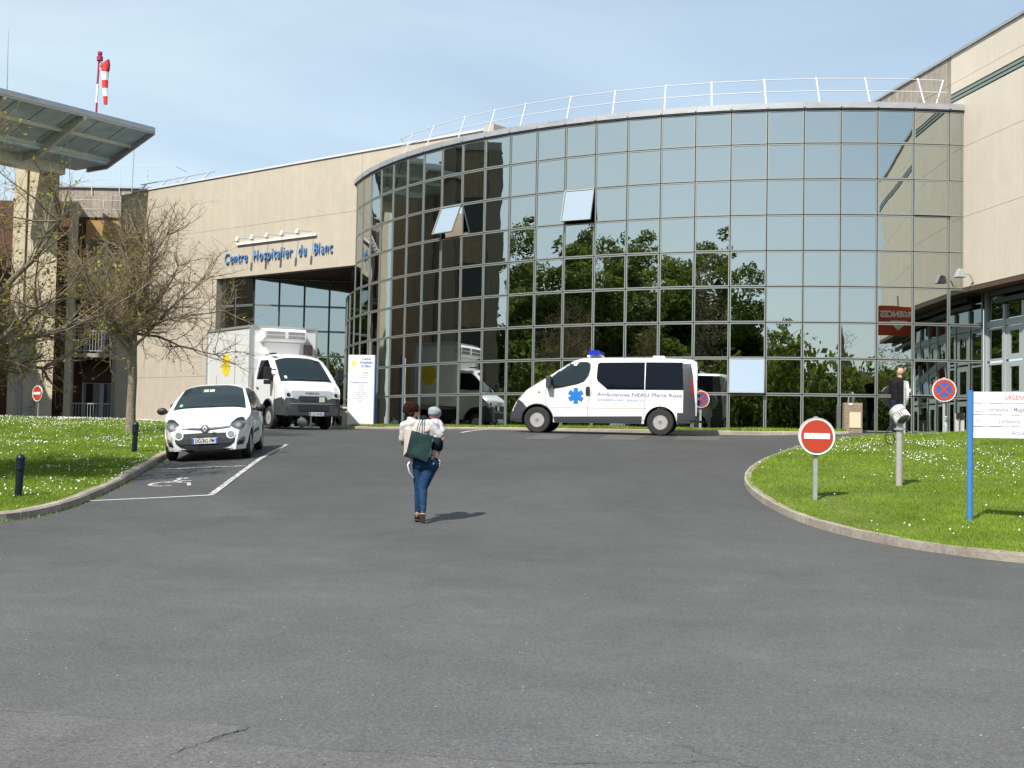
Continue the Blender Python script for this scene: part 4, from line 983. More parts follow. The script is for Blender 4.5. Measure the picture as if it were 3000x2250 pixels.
# blue direction sign
bs = thing('direction_sign', 'blue post with four white direction boards at the right edge', 'direction sign', (6.38, 18.03, -1.06))
b = MB(); b.lathe([(.040, 0), (.042, 1.915), (0, 1.918)], 20); b.build('post', m_blue, bs, 35)
bd = Vector((math.cos(R(-20)), math.sin(R(-20)), 0)); bn = Vector((bd.y, -bd.x, 0))
rows = [(1.745, 'URGENCES', m_txtred, 'plus', .405), (1.583, 'Livraisons - Magasin', m_txtgrey, 'van', .180), (1.421, 'Livraisons', m_txtgrey, 'left', .325), (1.259, 'Accueil', m_txtgrey, 'diag', .495)]
for (z, tx, mt_, ic, xo) in rows:
    fr3 = ((0, 0, z), bd, (0, 0, 1), bn)
    b = MB(); b.prism([(.045, .002), (1.7, .002), (1.7, .154), (.045, .154)], -.012, .012, fr3); pb = b.build('board', m_white, bs)
    def P3(u, v, w=.0135): return Vector((0, 0, z))+bd*u+Vector((0, 0, 1))*v+bn*w
    put_text('lettering', tx, .088, mt_, (P3(xo+.045, .045), bd, (0, 0, 1)), pb, sx=.78, bold=.0012)
    def ln(pts, w=.0035):
        b = MB(); 
        for p, q in zip(pts[:-1], pts[1:]): b.bar(P3(*p), P3(*q), w, .001, upv=tuple(bn))
        b.build('pictogram', m_txtgrey if ic != 'plus' else M('pale_pink', (.75, .55, .55), .6), pb)
    sq = [(.075, .025), (.175, .025), (.175, .13), (.075, .13), (.075, .025)]; ln(sq, .002)
    if ic == 'plus': ln([(.11, .045), (.14, .045), (.14, .06), (.155, .06), (.155, .095), (.14, .095), (.14, .11), (.11, .11), (.11, .095), (.095, .095), (.095, .06), (.11, .06), (.11, .045)])
    elif ic == 'van': ln([(.075, .10), (.13, .10), (.13, .05), (.075, .05)]); ln([(.13, .085), (.15, .083), (.17, .062), (.17, .045), (.08, .045)]); ln([(.085, .04), (.095, .032), (.105, .04)]); ln([(.145, .04), (.155, .032), (.165, .04)])
    elif ic == 'left': ln([(.18, .078), (.092, .078)]); ln([(.125, .11), (.09, .078), (.135, .045)])
    else: ln([(.165, .03), (.095, .112)]); ln([(.15, .115), (.093, .115), (.093, .06)])
# white totem
tt = thing('totem_sign', 'tall white hospital totem with yellow sun logo before the glass wall', 'totem sign', (-5.07, 43.6, .47), R(-7))
b = MB(); b.box((0, 0, 1.2), (.90, .12, 2.4)); bevel(b.build('board', m_white, tt), .012)
b = MB(); b.box((0, -.0615, 1.935), (.89, .003, .012)); b.build('divider', M('pale_yellow', (.75, .62, .25), .6), tt)
b = MB(); b.box((.465, 0, 1.2), (.03, .13, 2.4)); b.build('side_post', m_txtblue, tt)
b = MB(); n = 24; b.add([(0+.095*math.cos(t)-.26, -.0625, 2.12+.095*math.sin(t)) for t in np.linspace(0, 2*pi, n, endpoint=False)], [tuple(range(n))]); b.build('sun_logo', M('sun_logo_yellow', (.80, .72, .12), .6), tt)
def ttxt(t, z, size, mat, x, al='RIGHT', bold=.002): put_text('lettering', t, size, mat, ((x, -.0625, z), (1, 0, 0), (0, 0, 1)), tt, align=al, sx=.8, bold=bold)
ttxt('Centre', 2.235, .125, m_txtblue, .17, 'CENTER', .004); ttxt('Hospitalier', 2.115, .125, m_txtblue, .17, 'CENTER', .004); ttxt('du Blanc', 1.99, .125, m_txtblue, .17, 'CENTER', .004)
ttxt('Accueil', 1.78, .085, m_txtgrey, .25); ttxt('Admissions', 1.70, .055, m_txtgrey, .25, bold=0); ttxt('Hospitalisations', 1.63, .055, m_txtgrey, .25, bold=0)
ttxt('Consultations Externes', 1.45, .085, m_txtgrey, .25)
for k, t_ in enumerate(('Anesthésie', 'Chirurgie', 'Cardiologie', 'Gynécologie Obstétrique', 'Imagerie Médicale', 'Médecine', 'Ophtalmologie', 'Pédiatrie')): ttxt(t_, 1.36-k*.075, .058, m_txtgrey, 0, 'CENTER', 0)
for z in (1.80, 1.66, 1.48):
    b = MB()
    for (p, q) in (((.30, z-.06), (.38, z-.06)), ((.38, z-.06), (.38, z+.05)), ((.38, z+.05), (.30, z+.05)), ((.30, z+.05), (.30, z-.06)), ((.34, z-.04), (.34, z+.03))): b.bar((p[0], -.0625, p[1]), (q[0], -.0625, q[1]), .006, .001, upv=(0, 1, 0))
    b.build('arrow_box', M('pale_grey_ink', (.5, .5, .55), .6), tt)
# pebble-dash block by the glass
pc = thing('pebbledash_block', 'pebble dash concrete block with a cream panel against the glass', 'utility block', (9.17, 34.75, .43), R(-3))
m_peb = M('pebble_dash', (.36, .28, .20), .9, var=.6, vscale=45, bump=1, bscale=60)
b = MB(); b.box((0, .14, .41), (.48, .3, .84)); bevel(b.build('block', m_peb, pc), .015)
b = MB(); b.box((.04, -.018, .37), (.30, .02, .42)); b.build('panel', M('cream_panel', (.66, .58, .40), .7), pc)
b = MB(); b.box((-.08, -.014, .79), (.10, .01, .04)); b.build('label_plate', m_white, pc)
# striped metal bollard lamp and ashtray stand near the entrance
bl2 = thing('bollard_light', 'grey ringed bollard lamp behind the free standing disc sign', 'bollard light', (11.52, 34.4, .44))
b = MB(); b.lathe([(.062, 0), (.062, .26), (.03, .33), (.062, .40), (.064, .48), (.05, .50), (0, .505)], 20); b.build('post', m_steel, bl2, 30)
for k in range(3): b = MB(); b.lathe([(.064, .405+k*.03), (.072, .41+k*.03), (.064, .42+k*.03)], 20); b.build('ring', m_zinc, bl2, 30)
ash = thing('ashtray_stand', 'cream two legged ashtray stand beside the emergency entrance', 'ashtray', (11.85, 34.3, .46))
b = MB(); b.box((-.07, 0, .28), (.09, .06, .56)); b.box((.08, 0, .28), (.09, .06, .56)); b.build('legs_panel', M('cream_metal', (.55, .55, .47), .6), ash)
b = MB(); b.box((0, -.01, .50), (.20, .12, .15)); b.build('tray_box', m_black, ash)
lbn = thing('litter_bin', 'beige slim litter bin between the truck and the totem', 'bin', (-5.62, 43.9, .45))
b = MB(); b.box((0, 0, .33), (.20, .22, .68)); bevel(b.build('body', M('beige_metal', (.52, .45, .36), .7), lbn), .03)
b = MB(); b.box((.0, -.113, .58), (.13, .01, .07)); b.build('slot', m_black, lbn)
bb = thing('ball_bollard', 'white ball bollard seen under the truck', 'bollard', (-7.3, 45.2, .42))
b = MB(); b.ell((0, 0, .17), (.17, .17, .17), 20, 12); b.build('ball', m_white, bb, 60); b = MB(); b.lathe([(.06, -.05), (.06, .03)], 12); b.build('foot', m_steel, bb)
for k in range(3):
    q = thing('thin_post', ('left thin white post beside the ball bollard', 'middle thin white post just right of the ball bollard', 'right thin white post nearest the litter bin')[k], 'post', (-7.75+k*.72, 45.5, .42), group='thin white posts behind the truck')
    b = MB(); b.box((0, 0, .22), (.05, .05, .45)); b.build('shaft', m_white, q); b = MB(); b.box((0, 0, .01), (.12, .12, .02)); b.build('base_plate', m_steel, q)

# ------------------------------------------------------------------ vehicles
def ground_matrix(x, y, dx, dy, hx=1.3, hy=.7, dz=0.):
    f = Vector((dx, dy, 0)).normalized(); l = Vector((-f.y, f.x, 0))
    c = Vector((x, y, 0)); pt = lambda a, b_: Vector(((c+f*a+l*b_).x, (c+f*a+l*b_).y, g((c+f*a+l*b_).x, (c+f*a+l*b_).y)))
    F_, B_, L_, Rr = pt(hx, 0), pt(-hx, 0), pt(0, hy), pt(0, -hy)
    X = (F_-B_).normalized(); Y = (L_-Rr); Y = (Y-X*Y.dot(X)).normalized(); Zv = X.cross(Y)
    o = (F_+B_+L_+Rr)/4
    return Matrix(((X.x, Y.x, Zv.x, o.x), (X.y, Y.y, Zv.y, o.y), (X.z, Y.z, Zv.z, o.z+dz), (0, 0, 0, 1)))
class Body:
    def __init__(s, name, xs, top, bot, hw, drop, parent, mats, nz=9, ny=10, p=4., matfn=None):
        s.parent = parent; vs = []; fs = []; mi = []; S_ = 0
        for x in xs:
            zt, zb, dr = top(x), bot(x), drop(x); sec = []
            for k in range(nz+1):
                z = zb+(zt-dr-zb)*k/nz; sec.append((hw(x, z), z))
            wt = hw(x, zt-dr)
            for k in range(1, ny+1):
                y = wt*math.cos(pi/2*k/ny) ; sec.append((y, zt-dr*(y/wt)**p))
            full = [(y, z) for y, z in sec]+[(-y, z) for y, z in sec[-2::-1]]
            S_ = len(full); vs += [(x, y, z) for y, z in full]
        n = len(xs)
        for i in range(n-1):
            for j in range(S_-1): fs.append((i*S_+j, i*S_+j+1, (i+1)*S_+j+1, (i+1)*S_+j)); mi.append(0)
            fs.append((i*S_+S_-1, i*S_, (i+1)*S_, (i+1)*S_+S_-1)); mi.append(1)
        fs.append(tuple(range(S_))); mi.append(0); fs.append(tuple((n-1)*S_+j for j in range(S_))); mi.append(0)
        if matfn:
            for q, f_ in enumerate(fs):
                if mi[q] == 0:
                    c = sum((Vector(vs[i]) for i in f_), Vector())/len(f_); mi[q] = matfn(c.x, c.y, c.z)
        b = MB(); b.add(vs, fs); b.mi = mi; me = b.mesh(name, mats, 38)
        s.obj = link(name, me, parent); s.bvh = BVHTree.FromPolygons([Vector(v) for v in vs], fs)
    def hit(s, a, b_, axis, sign):
        if axis == 'y': o, d = Vector((a, 5*sign, b_)), Vector((0, -sign, 0))
        elif axis == 'x': o, d = Vector((6*sign, a, b_)), Vector((-sign, 0, 0))
        else: o, d = Vector((a, b_, 6)), Vector((0, 0, -1))
        h = s.bvh.ray_cast(o, d)
        return h[0] if h[0] is not None else None
    def patch(s, name, poly, axis, sign, mat, off=.006, nb=8, parent=None, label=None, thick=.0, smooth=True):
        bm = bmesh.new(); bm.faces.new([bm.verts.new((a, b_, 0)) for a, b_ in poly])
        for ax in (0, 1):
            lo = min(q[ax] for q in poly); hi = max(q[ax] for q in poly)
            for k in range(1, nb):
                c = lo+(hi-lo)*k/nb; no = (1, 0, 0) if ax == 0 else (0, 1, 0); pc = (c, 0, 0) if ax == 0 else (0, c, 0)
                bmesh.ops.bisect_plane(bm, geom=bm.verts[:]+bm.edges[:]+bm.faces[:], plane_co=pc, plane_no=no)
        last = None; bad = []
        for v in bm.verts:
            h = s.hit(v.co.x, v.co.y, axis, sign)
            if h is None: bad.append(v); continue
            dirv = {'y': Vector((0, sign, 0)), 'x': Vector((sign, 0, 0)), 'z': Vector((0, 0, 1))}[axis]
            v.co = h+dirv*off
        if bad: bmesh.ops.delete(bm, geom=bad, context='VERTS')
        bmesh.ops.recalc_face_normals(bm, faces=bm.faces)
        dirv = {'y': Vector((0, sign, 0)), 'x': Vector((sign, 0, 0)), 'z': Vector((0, 0, 1))}[axis]
        tot = sum((f.normal.dot(dirv)*f.calc_area() for f in bm.faces), 0.)
        if tot < 0: bmesh.ops.reverse_faces(bm, faces=bm.faces)
        me = bpy.data.meshes.new(name); bm.to_mesh(me); bm.free(); me.materials.append(mat)
        if smooth: me.shade_smooth()
        return link(name, me, parent or s.parent, label)
def rrect(x0, x1, z0, z1, r_, n=4):
    out = []
    for (cx, cz, a0) in ((x1-r_, z1-r_, 0), (x0+r_, z1-r_, pi/2), (x0+r_, z0+r_, pi), (x1-r_, z0+r_, 1.5*pi)):
        for k in range(n+1): a = a0+pi/2*k/n; out.append((cx+r_*math.cos(a), cz+r_*math.sin(a)))
    return out
def circ(cx, cz, rx_, rz_=None, n=20): rz_ = rz_ or rx_; return [(cx+rx_*math.cos(2*pi*k/n), cz+rz_*math.sin(2*pi*k/n)) for k in range(n)]
def wheel(parent, x, y, r_, w, rr, side, style='steel'):
    t = link('wheel', MB().lathe([(rr, -w/2), (r_-.03, -w/2), (r_, -w/2+.035), (r_, w/2-.035), (r_-.03, w/2), (rr, w/2), (rr, w/2*.3), (rr, -w/2*.3), (rr, -w/2)], 36, (0, 0, 0), 'Y', cap=False).mesh('tyre', m_tyre, 30), parent, loc=(x, y, r_))
    # lathe 'Y' maps height to +y
    o = 1 if side > 0 else -1; b = MB()
    prof = [(rr+.004, w/2*.98), (rr-.012, w/2*.98), (rr-.03, w/2*.55), (rr*.62, w/2*.62), (rr*.5, w/2*.80), (rr*.30, w/2*.78), (rr*.26, w/2*.98), (0, w/2*.98)]
    b.lathe([(a, h*o) for a, h in prof], 36, (0, 0, 0), 'Y'); rim = b.build('rim', m_rim, t, 30)
    k_ = 16 if style == 'steel' else 9; b = MB()
    for k in range(k_):
        a = 2*pi*k/k_; M3 = Matrix.Rotation(-a, 3, 'Y'); b.box(M3 @ Vector((rr*.80, o*(w/2*.60), 0)), (.042 if style == 'steel' else .06, .03, .036 if style == 'steel' else .05), M3=M3)
    b.build('vent_holes', m_under, rim)['kind'] = 'stuff'
    b = MB(); b.lathe([(rr*.52, 0.001*o), (0, 0.001*o)], 16, (0, -o*w*.3, 0), 'Y'); 
    return t
def piece(fn): return fn
def interp(X, Y_): return lambda x: float(np.interp(x, X, Y_))
def arches(base, wheels, Ra, zc):
    def f(x):
        z = base(x)
        for xc in wheels:
            if abs(x-xc) < Ra: z = max(z, zc+math.sqrt(Ra*Ra-(x-xc)**2))
        return z
    return f
def stations(x0, x1, wheels, Ra, n=60, extra=()):
    xs = set(np.linspace(x0, x1, n))
    for xc in wheels:
        for a in np.linspace(0, pi, 22): xs.add(xc+Ra*math.cos(a)*.9999)
        xs.add(xc+Ra+.004); xs.add(xc-Ra-.004)
    xs |= set(extra)
    return sorted(x for x in xs if x0 <= x <= x1)
m_vglass = M('vehicle_glass', (.004, .006, .012), .05, spec=.20)
m_vglass2 = M('clear_vehicle_glass', (.014, .024, .028), .05, spec=.32)
m_seam = M('panel_gap', (.10, .10, .10), .7)
m_chrome = M('chrome', (.7, .7, .72), .12, metal=1)
m_amber = M('amber_lens', (.40, .20, .12), .25)
m_redlens = M('red_lens', (.35, .01, .02), .25)
def seam(body, pts, axis, sign, w=.008, name='panel_gap', mat=None, off=.004):
    pts = resample(pts, .06); b = MB(); vs = []
    P = []
    for p in pts:
        h = body.hit(p[0], p[1], axis, sign)
        if h is None: continue
        P.append(h)
    if len(P) < 2: return
    d0 = {'y': Vector((0, sign, 0)), 'x': Vector((sign, 0, 0)), 'z': Vector((0, 0, 1))}[axis]
    for i, p in enumerate(P):
        t = (P[min(i+1, len(P)-1)]-P[max(i-1, 0)]).normalized(); n_ = t.cross(d0).normalized(); vs += [p+n_*w/2+d0*off, p-n_*w/2+d0*off]
    me = bpy.data.meshes.new(name); me.from_pydata([tuple(v) for v in vs], [], [(2*i, 2*i+1, 2*i+3, 2*i+2) for i in range(len(P)-1)]); me.materials.append(mat or m_seam); return link(name, me, body.parent)
def plate(parent, txt, c, n, right, w=.52, h=.11):
    c = Vector(c); n = Vector(n).normalized(); r_ = Vector(right).normalized(); u = n.cross(r_)*1
    if u.z < 0: u = -u
    b = MB(); b.prism([(-w/2, -h/2), (w/2, -h/2), (w/2, h/2), (-w/2, h/2)], 0, .012, (tuple(c), r_, u, n)); p = b.build('number_plate', m_plate, parent)
    for s_ in (-1, 1): b = MB(); xa, xb = sorted((s_*w/2, s_*(w/2-.045))); b.prism([(xa, -h/2+.004), (xb, -h/2+.004), (xb, h/2-.004), (xa, h/2-.004)], .0125, .0135, (tuple(c), r_, u, n)); b.build('blue_band', m_plateblue, p)
    put_text('plate_text', txt, .098, m_txtblack, (c+n*.0145-u*.035, r_, u), p, align='CENTER', fit=w-.13, bold=.0015)
    return p

# ---- ambulance
amb = thing('ambulance', 'white ambulance van with blue star parked before the glass wall', 'ambulance', mat=ground_matrix(2.35, 33.44, -.985, .174, 1.5, .8, -.01))
def am(px, py): return (1.56-(px-243)/367., (1325+(px-243)*.0088-py)/366.)
WA = [1.56, -1.54]
topA = interp([-2.43, -2.41, -2.3, -2.0, -1.2, .15, .48, .69, .99, 1.32, 1.68, 1.87, 2.05, 2.14, 2.22, 2.27, 2.30], [1.80, 1.87, 1.93, 1.955, 1.965, 1.955, 1.935, 1.88, 1.70, 1.475, 1.25, 1.135, .98, .88, .72, .62, .52])
botA = arches(interp([-2.43, -2.1, 2.0, 2.30], [.34, .29, .28, .30]), WA, .405, .335)
def hwA(x, z):
    w = .952-.03*max(0, (.55-z)/.3)**2
    if z > 1.08: w -= .17*((z-1.08)/.87)**1.55
    if x > 1.5: w -= .30*((x-1.5)/.8)**2.3
    if x < -2.05: w -= .085*((-2.05-x)/.38)**2.2
    return w
dropA = interp([-2.43, -2, .2, .8, 1.6, 2.3], [.09, .10, .11, .10, .10, .12])
bA = Body('body', stations(-2.43, 2.30, WA, .405, 70, (-2.41, 2.28)), topA, botA, hwA, dropA, amb, [m_car, m_under, m_dkgrey], nz=16, matfn=lambda x, y, z: 2 if (x > 1.93 and z < .58) or (x < -1.95 and z < .55) or (x > 2.29 and z < .7) else 0)
pt = lambda L_: [am(*p) for p in L_]
for sg in (1, -1):
    w1 = bA.patch('side_window', pt([(378, 800), (376, 850), (395, 905), (470, 893), (610, 862), (668, 838), (705, 790), (722, 730), (722, 685), (700, 662), (600, 662), (530, 678), (455, 735)]), 'y', sg, m_vglass2, .010, 10)
    bA.patch('window_seal', pt([(370, 795), (368, 855), (392, 914), (470, 902), (613, 870), (674, 846), (714, 795), (731, 732), (731, 680), (703, 654), (598, 654), (525, 670), (448, 730)]), 'y', sg, m_black, .006, 10)
    bA.patch('rear_side_window', pt([(795, 690), (812, 668), (1229, 664), (1230, 915), (893, 915), (800, 838), (790, 810)]), 'y', sg, m_vglass, .009, 8)
    bA.patch('rear_side_window', pt([(1240, 663), (1575, 664), (1586, 915), (1238, 915)]), 'y', sg, m_vglass, .009, 8)
    bA.patch('rear_corner_trim', pt([(1568, 632), (1605, 628), (1640, 640), (1668, 780), (1690, 1020), (1585, 1024), (1585, 900), (1576, 720)]), 'y', sg, m_dkgrey, .012, 8)
    bA.patch('rear_bumper', pt([(1510, 1148), (1585, 1140), (1585, 1026), (1692, 1022), (1698, 1225), (1640, 1246), (1530, 1246)]), 'y', sg, m_dkgrey, .018, 8)
    bA.patch('front_bumper', pt([(-25, 1110), (0, 1072), (58, 1012), (100, 1040), (142, 1086), (118, 1120), (98, 1160), (88, 1245), (0, 1240), (-25, 1180)]), 'y', sg, m_dkgrey, .012, 10)
    bA.patch('side_moulding', pt([(398, 1170), (1212, 1158), (1206, 1228), (405, 1228)]), 'y', sg, m_dkgrey, .016, 8)
    bA.patch('headlight', pt([(28, 1030), (42, 985), (75, 945), (117, 918), (104, 965), (70, 1000)]), 'y', sg, m_lens, .012, 6)
    bA.patch('door_handle', rrect(*(am(732, 970)[0], am(692, 970)[0]), am(0, 968)[1], am(0, 884)[1], .04), 'y', sg, m_black, .02, 4)
    bA.patch('side_repeater', circ(am(258, 945)[0], am(258, 945)[1], .03, .018), 'y', sg, m_amber, .012, 3)
    seam(bA, pt([(322, 870), (322, 1060), (360, 1110), (395, 1235)]), 'y', sg)
    seam(bA, pt([(750, 640), (750, 940), (715, 1030), (715, 1235)]), 'y', sg)
    seam(bA, pt([(1233, 918), (1233, 1095), (1215, 1235)]), 'y', sg, .006)
    seam(bA, pt([(330, 1087), (1250, 1086)]), 'y', sg, .010, 'crease', M('crease_grey', (.45, .46, .48), .6))
    bA.patch('tail_light', pt([(1652, 800), (1664, 805), (1676, 950), (1660, 960), (1652, 900)]), 'y', sg, m_redlens, .02, 4)
    # wheel arch lips
    for xc in WA:
        b = MB(); P = []
        for a in np.linspace(.12, pi-.12, 20):
            x, z = xc+.405*math.cos(a), .335+.405*math.sin(a); P.append((x, sg*(hwA(x, z)+.004), z))
        b.tube(P, .016, 6); b.build('arch_lip', m_black if xc > 0 else m_car, amb, 60)
        wheel(amb, xc, sg*.83, .335, .215, .185, sg)
    # mirrors
    mx_, mz = am(352, 850); b = MB(); b.box((mx_, sg*1.06, mz+.0), (.13, .19, .30)); b.box((mx_-.02, sg*.97, mz-.06), (.08, .14, .09)); bevel(b.build('wing_mirror', m_dkgrey, amb), .03, 3)
# star of life: three crossed bars
cxs, czs = am(601, 975)
for k in range(3):
    a = R(90+60*k); poly = []
    for (u, v) in ((-.195, -.055), (.195, -.055), (.195, .055), (-.195, .055)): poly.append((cxs+u*math.cos(a)-v*math.sin(a), czs+u*math.sin(a)+v*math.cos(a)))
    bA.patch('star_arm', poly, 'y', 1, m_starblue, .010+.0012*k, 3)
def side_text(txt, x_start, width, z, size, mat, bold=.002, y=None):
    yy = hwA(0, z+.05)+.012
    put_text('lettering', txt, size, mat, ((x_start, yy, z), (-1, 0, 0), (0, 0, 1)), amb, fit=width, bold=bold)
x0_, z0_ = am(800, 973); side_text('Ambulances NEAU Marie Rose', x0_, (1572-800)/367, z0_, .125, M('ambulance_lettering', (.24, .25, .50), .5), 0)
x0_, z0_ = am(800, 1016); side_text('36170 St BENOIT du SAULT - Tél: 02.54.01.13.13', x0_, (1225-800)/367, z0_, .065, M('ambulance_lettering_blue', (.30, .45, .70), .5), .001)
# windscreen, front
bA.patch('windscreen', [(1.30, -.66), (1.36, -.3), (1.37, 0), (1.36, .3), (1.30, .66), (.70, .60), (.62, .3), (.60, 0), (.62, -.3), (.70, -.60)], 'z', 1, m_vglass, .008, 10)
bA.patch('grille', rrect(-.42, .42, .70, .82, .03), 'x', 1, m_black, .01, 6)
bA.patch('front_bumper', rrect(-.80, .80, .32, .66, .06), 'x', 1, m_dkgrey, .012, 8)
bA.patch('rear_window', rrect(-.70, .70, 1.22, 1.72, .06), 'x', -1, m_vglass, .008, 4)
bA.patch('rear_bumper', rrect(-.88, .88, .34, .60, .04), 'x', -1, m_dkgrey, .03, 4)
for sg in (1, -1):
    bA.patch('tail_light', rrect(*sorted((sg*.79, sg*.845)), 1.0, 1.4, .02), 'x', -1, m_redlens, .01, 4)
seam(bA, [(0, .62), (0, 1.85)], 'x', -1, .012)
b = MB(); b.box((-2.46, .25, 1.02), (.05, .12, .08)); b.box((-2.46, .25, .84), (.05, .08, .14)); b.build('rear_handle', m_black, amb)
b = MB(); b.bar((-2.4, 0, .36), (-2.6, 0, .36), .1, .05); b.build('tow_step', m_black, amb)
# beacons and roof vent
lx0, lx1 = am(845, 580)[0], am(652, 580)[0]
b = MB(); b.prism(rrect(lx0, lx0+.30, 2.02, 2.13, .04), -.5, .5, ((0, 0, 0), (1, 0, 0), (0, 0, 1), (0, 1, 0))); b.T = None
m_beacon = M('blue_beacon', (.02, .04, .42), .12, coat=.6)
lbq = b.build('beacon_bar', m_beacon, amb); lbq.location.x = .12
b = MB(); b.box((lx0+.27, 0, 2.075), (.07, .3, .10)); b.build('beacon_centre', M('beacon_clear', (.5, .48, .35), .3), amb)
b = MB(); b.box((lx0+.28, 0, 1.99), (.38, .6, .05)); b.build('beacon_mount', m_white, amb)
b = MB(); b.prism(rrect(am(1396, 0)[0], am(1285, 0)[0], 1.96, 2.02, .02), -.18, .18, ((0, 0, 0), (1, 0, 0), (0, 0, 1), (0, 1, 0))); bevel(b.build('roof_vent', m_white, amb), .015)
b = MB(); b.tube([(am(1197, 0)[0], 0, 1.95), (am(1197, 0)[0], 0, 2.01)], .015, 6); b.build('aerial', m_black, amb)
# underside so that one does not look through
b = MB(); b.box((0, 0, .42), (2.2, 1.5, .22)); b.build('underbody', m_under, amb)
# driver's seat and steering wheel silhouettes are hidden by the dark glass

# ---- small white city car
tw_ = thing('city_car', 'small white hatchback in the disabled bay facing the viewer', 'car', mat=ground_matrix(-6.14, 27.23, .10, -.995, 1.2, .7, 0))
WT = [1.20, -1.165]
topT = interp([-1.845, -1.80, -1.70, -1.52, -1.30, -.9, -.2, .12, .55, .93, 1.00, 1.3, 1.52, 1.66, 1.745, 1.79, 1.82, 1.845], [.72, .95, 1.10, 1.32, 1.42, 1.46, 1.475, 1.445, 1.26, 1.055, 1.03, .955, .885, .81, .735, .66, .56, .46])
botT = arches(interp([-1.845, -1.6, 1.6, 1.845], [.34, .22, .20, .21]), WT, .335, .29)
def hwT(x, z):
    w = .827-.035*max(0, (.5-z)/.3)**2
    if z > .92: w -= .25*((z-.92)/.53)**1.25
    if x > 1.05: w -= .21*((x-1.05)/.79)**3.0
    if x < -1.35: w -= .12*((-1.35-x)/.49)**2
    for xc in WT:
        if abs(x-xc) < .55 and z < .95: w += .018*math.cos((x-xc)/.55*pi/2)*max(0, math.cos((z-.5)/.45*pi/2))
    return w
dropT = interp([-1.84, -1.3, 0, .9, 1.3, 1.84], [.10, .10, .09, .07, .10, .10])
bT = Body('body', stations(-1.845, 1.845, WT, .335, 70, (1.835, 1.80)), topT, botT, hwT, dropT, tw_, [m_car, m_under], nz=12, ny=12)
# rear photo units: y to the viewer's right is +y local, scale 945 px/m around x=1040
def tf(px, py): return ((px-1050)/930., (1440-(px-1050)*.062-py)/945.)
P = lambda L_: [tf(*q) for q in L_]
bT.patch('windscreen', [(.985, -.70), (1.01, -.35), (1.02, 0), (1.01, .35), (.985, .70), (.70, .655), (.18, .56), (.13, .3), (.12, 0), (.13, -.3), (.18, -.56), (.70, -.655)], 'z', 1, m_vglass2, .010, 12)
bT.patch('windscreen_seal', [(1.01, -.725), (1.04, -.36), (1.045, 0), (1.04, .36), (1.01, .725), (.70, .685), (.15, .585), (.10, .3), (.09, 0), (.10, -.3), (.15, -.585), (.70, -.685)], 'z', 1, m_black, .005, 12)
seam(bT, [(1.52, -.62), (1.56, -.3), (1.57, 0), (1.56, .3), (1.52, .62)], 'z', 1, .007)
seam(bT, [(1.52, -.62), (1.1, -.70)], 'z', 1, .007); seam(bT, [(1.52, .62), (1.1, .70)], 'z', 1, .007)
for sg in (1, -1):
    hlp = [(.74, .815), (.775, .72), (.75, .64), (.68, .585), (.58, .62), (.48, .68), (.50, .73), (.60, .815), (.68, .835)]
    bT.patch('headlight', [(a*sg, z) for a, z in hlp], 'x', 1, M('clear_headlight', (.16, .17, .18), .12, metal=.4), .012, 8)
    bT.patch('headlight_shade', [(a*sg, z) for a, z in [(.68, .835), (.74, .815), (.775, .75), (.72, .765), (.60, .765), (.50, .715), (.50, .73), (.60, .815)]], 'x', 1, m_black, .017, 5)
    bT.patch('headlight_reflector', [(sg*(.64+a), .685+z) for a, z in [(.050*math.cos(t), .042*math.sin(t)) for t in np.linspace(0, 2*pi, 14, endpoint=False)]], 'x', 1, m_lens, .016, 4)
    bT.patch('fog_lamp_ring', circ(sg*.50, .515, .092, .088), 'x', 1, m_car, .020, 5)
    bT.patch('fog_lamp_bezel', circ(sg*.50, .515, .062, .060), 'x', 1, M('grey_bezel', (.30, .30, .31), .3, metal=.3), .028, 4)
    bT.patch('fog_lamp', circ(sg*.50, .515, .050, .048), 'x', 1, m_lens, .033, 4)
    bT.patch('bumper_vent', [(sg*.62, .29), (sg*.72, .30), (sg*.755, .40), (sg*.75, .44), (sg*.66, .40), (sg*.615, .33)], 'x', 1, m_black, .012, 5)
    bT.patch('turn_signal', [(sg*.65, .375), (sg*.752, .385), (sg*.752, .45), (sg*.70, .44)], 'x', 1, m_amber, .016, 3)
    bT.patch('side_window', [(.62, .965), (.78, 1.0), (.25, 1.30), (-.15, 1.37), (-.55, 1.36), (-.55, .97)], 'y', sg, m_vglass, .009, 8)
    bT.patch('rear_side_window', [(-.62, .98), (-.62, 1.35), (-1.05, 1.29), (-1.35, 1.10), (-1.25, 1.02)], 'y', sg, m_vglass, .009, 6)
    seam(bT, [(.80, .97), (.86, .6), (.80, .28), (-.35, .26), (-.50, .5), (-.58, .95)], 'y', sg, .008)
    bT.patch('side_moulding', [(.80, .46), (-.45, .47), (-.45, .53), (.80, .50)], 'y', sg, m_dkgrey, .016, 5)
    bT.patch('door_handle', rrect(-.44, -.26, .80, .84, .015), 'y', sg, m_car, .025, 3)
    for xc in WT:
        b = MB(); Pq = []
        for a in np.linspace(.05, pi-.05, 18):
            x, z = xc+.335*math.cos(a), .29+.335*math.sin(a); Pq.append((x, sg*(hwT(x, z)+.002), z))
        b.tube(Pq, .010, 6); b.build('arch_lip', m_car, tw_, 60)
        wheel(tw_, xc, sg*.735, .29, .175, .19, sg, 'cover')
    b = MB(); b.ell((.72, sg*.985, .97), (.06, .105, .075), 14, 8); b.bar((.72, sg*.82, .945), (.72, sg*.93, .95), .05, .05); b.build('wing_mirror', m_black, tw_, 50)
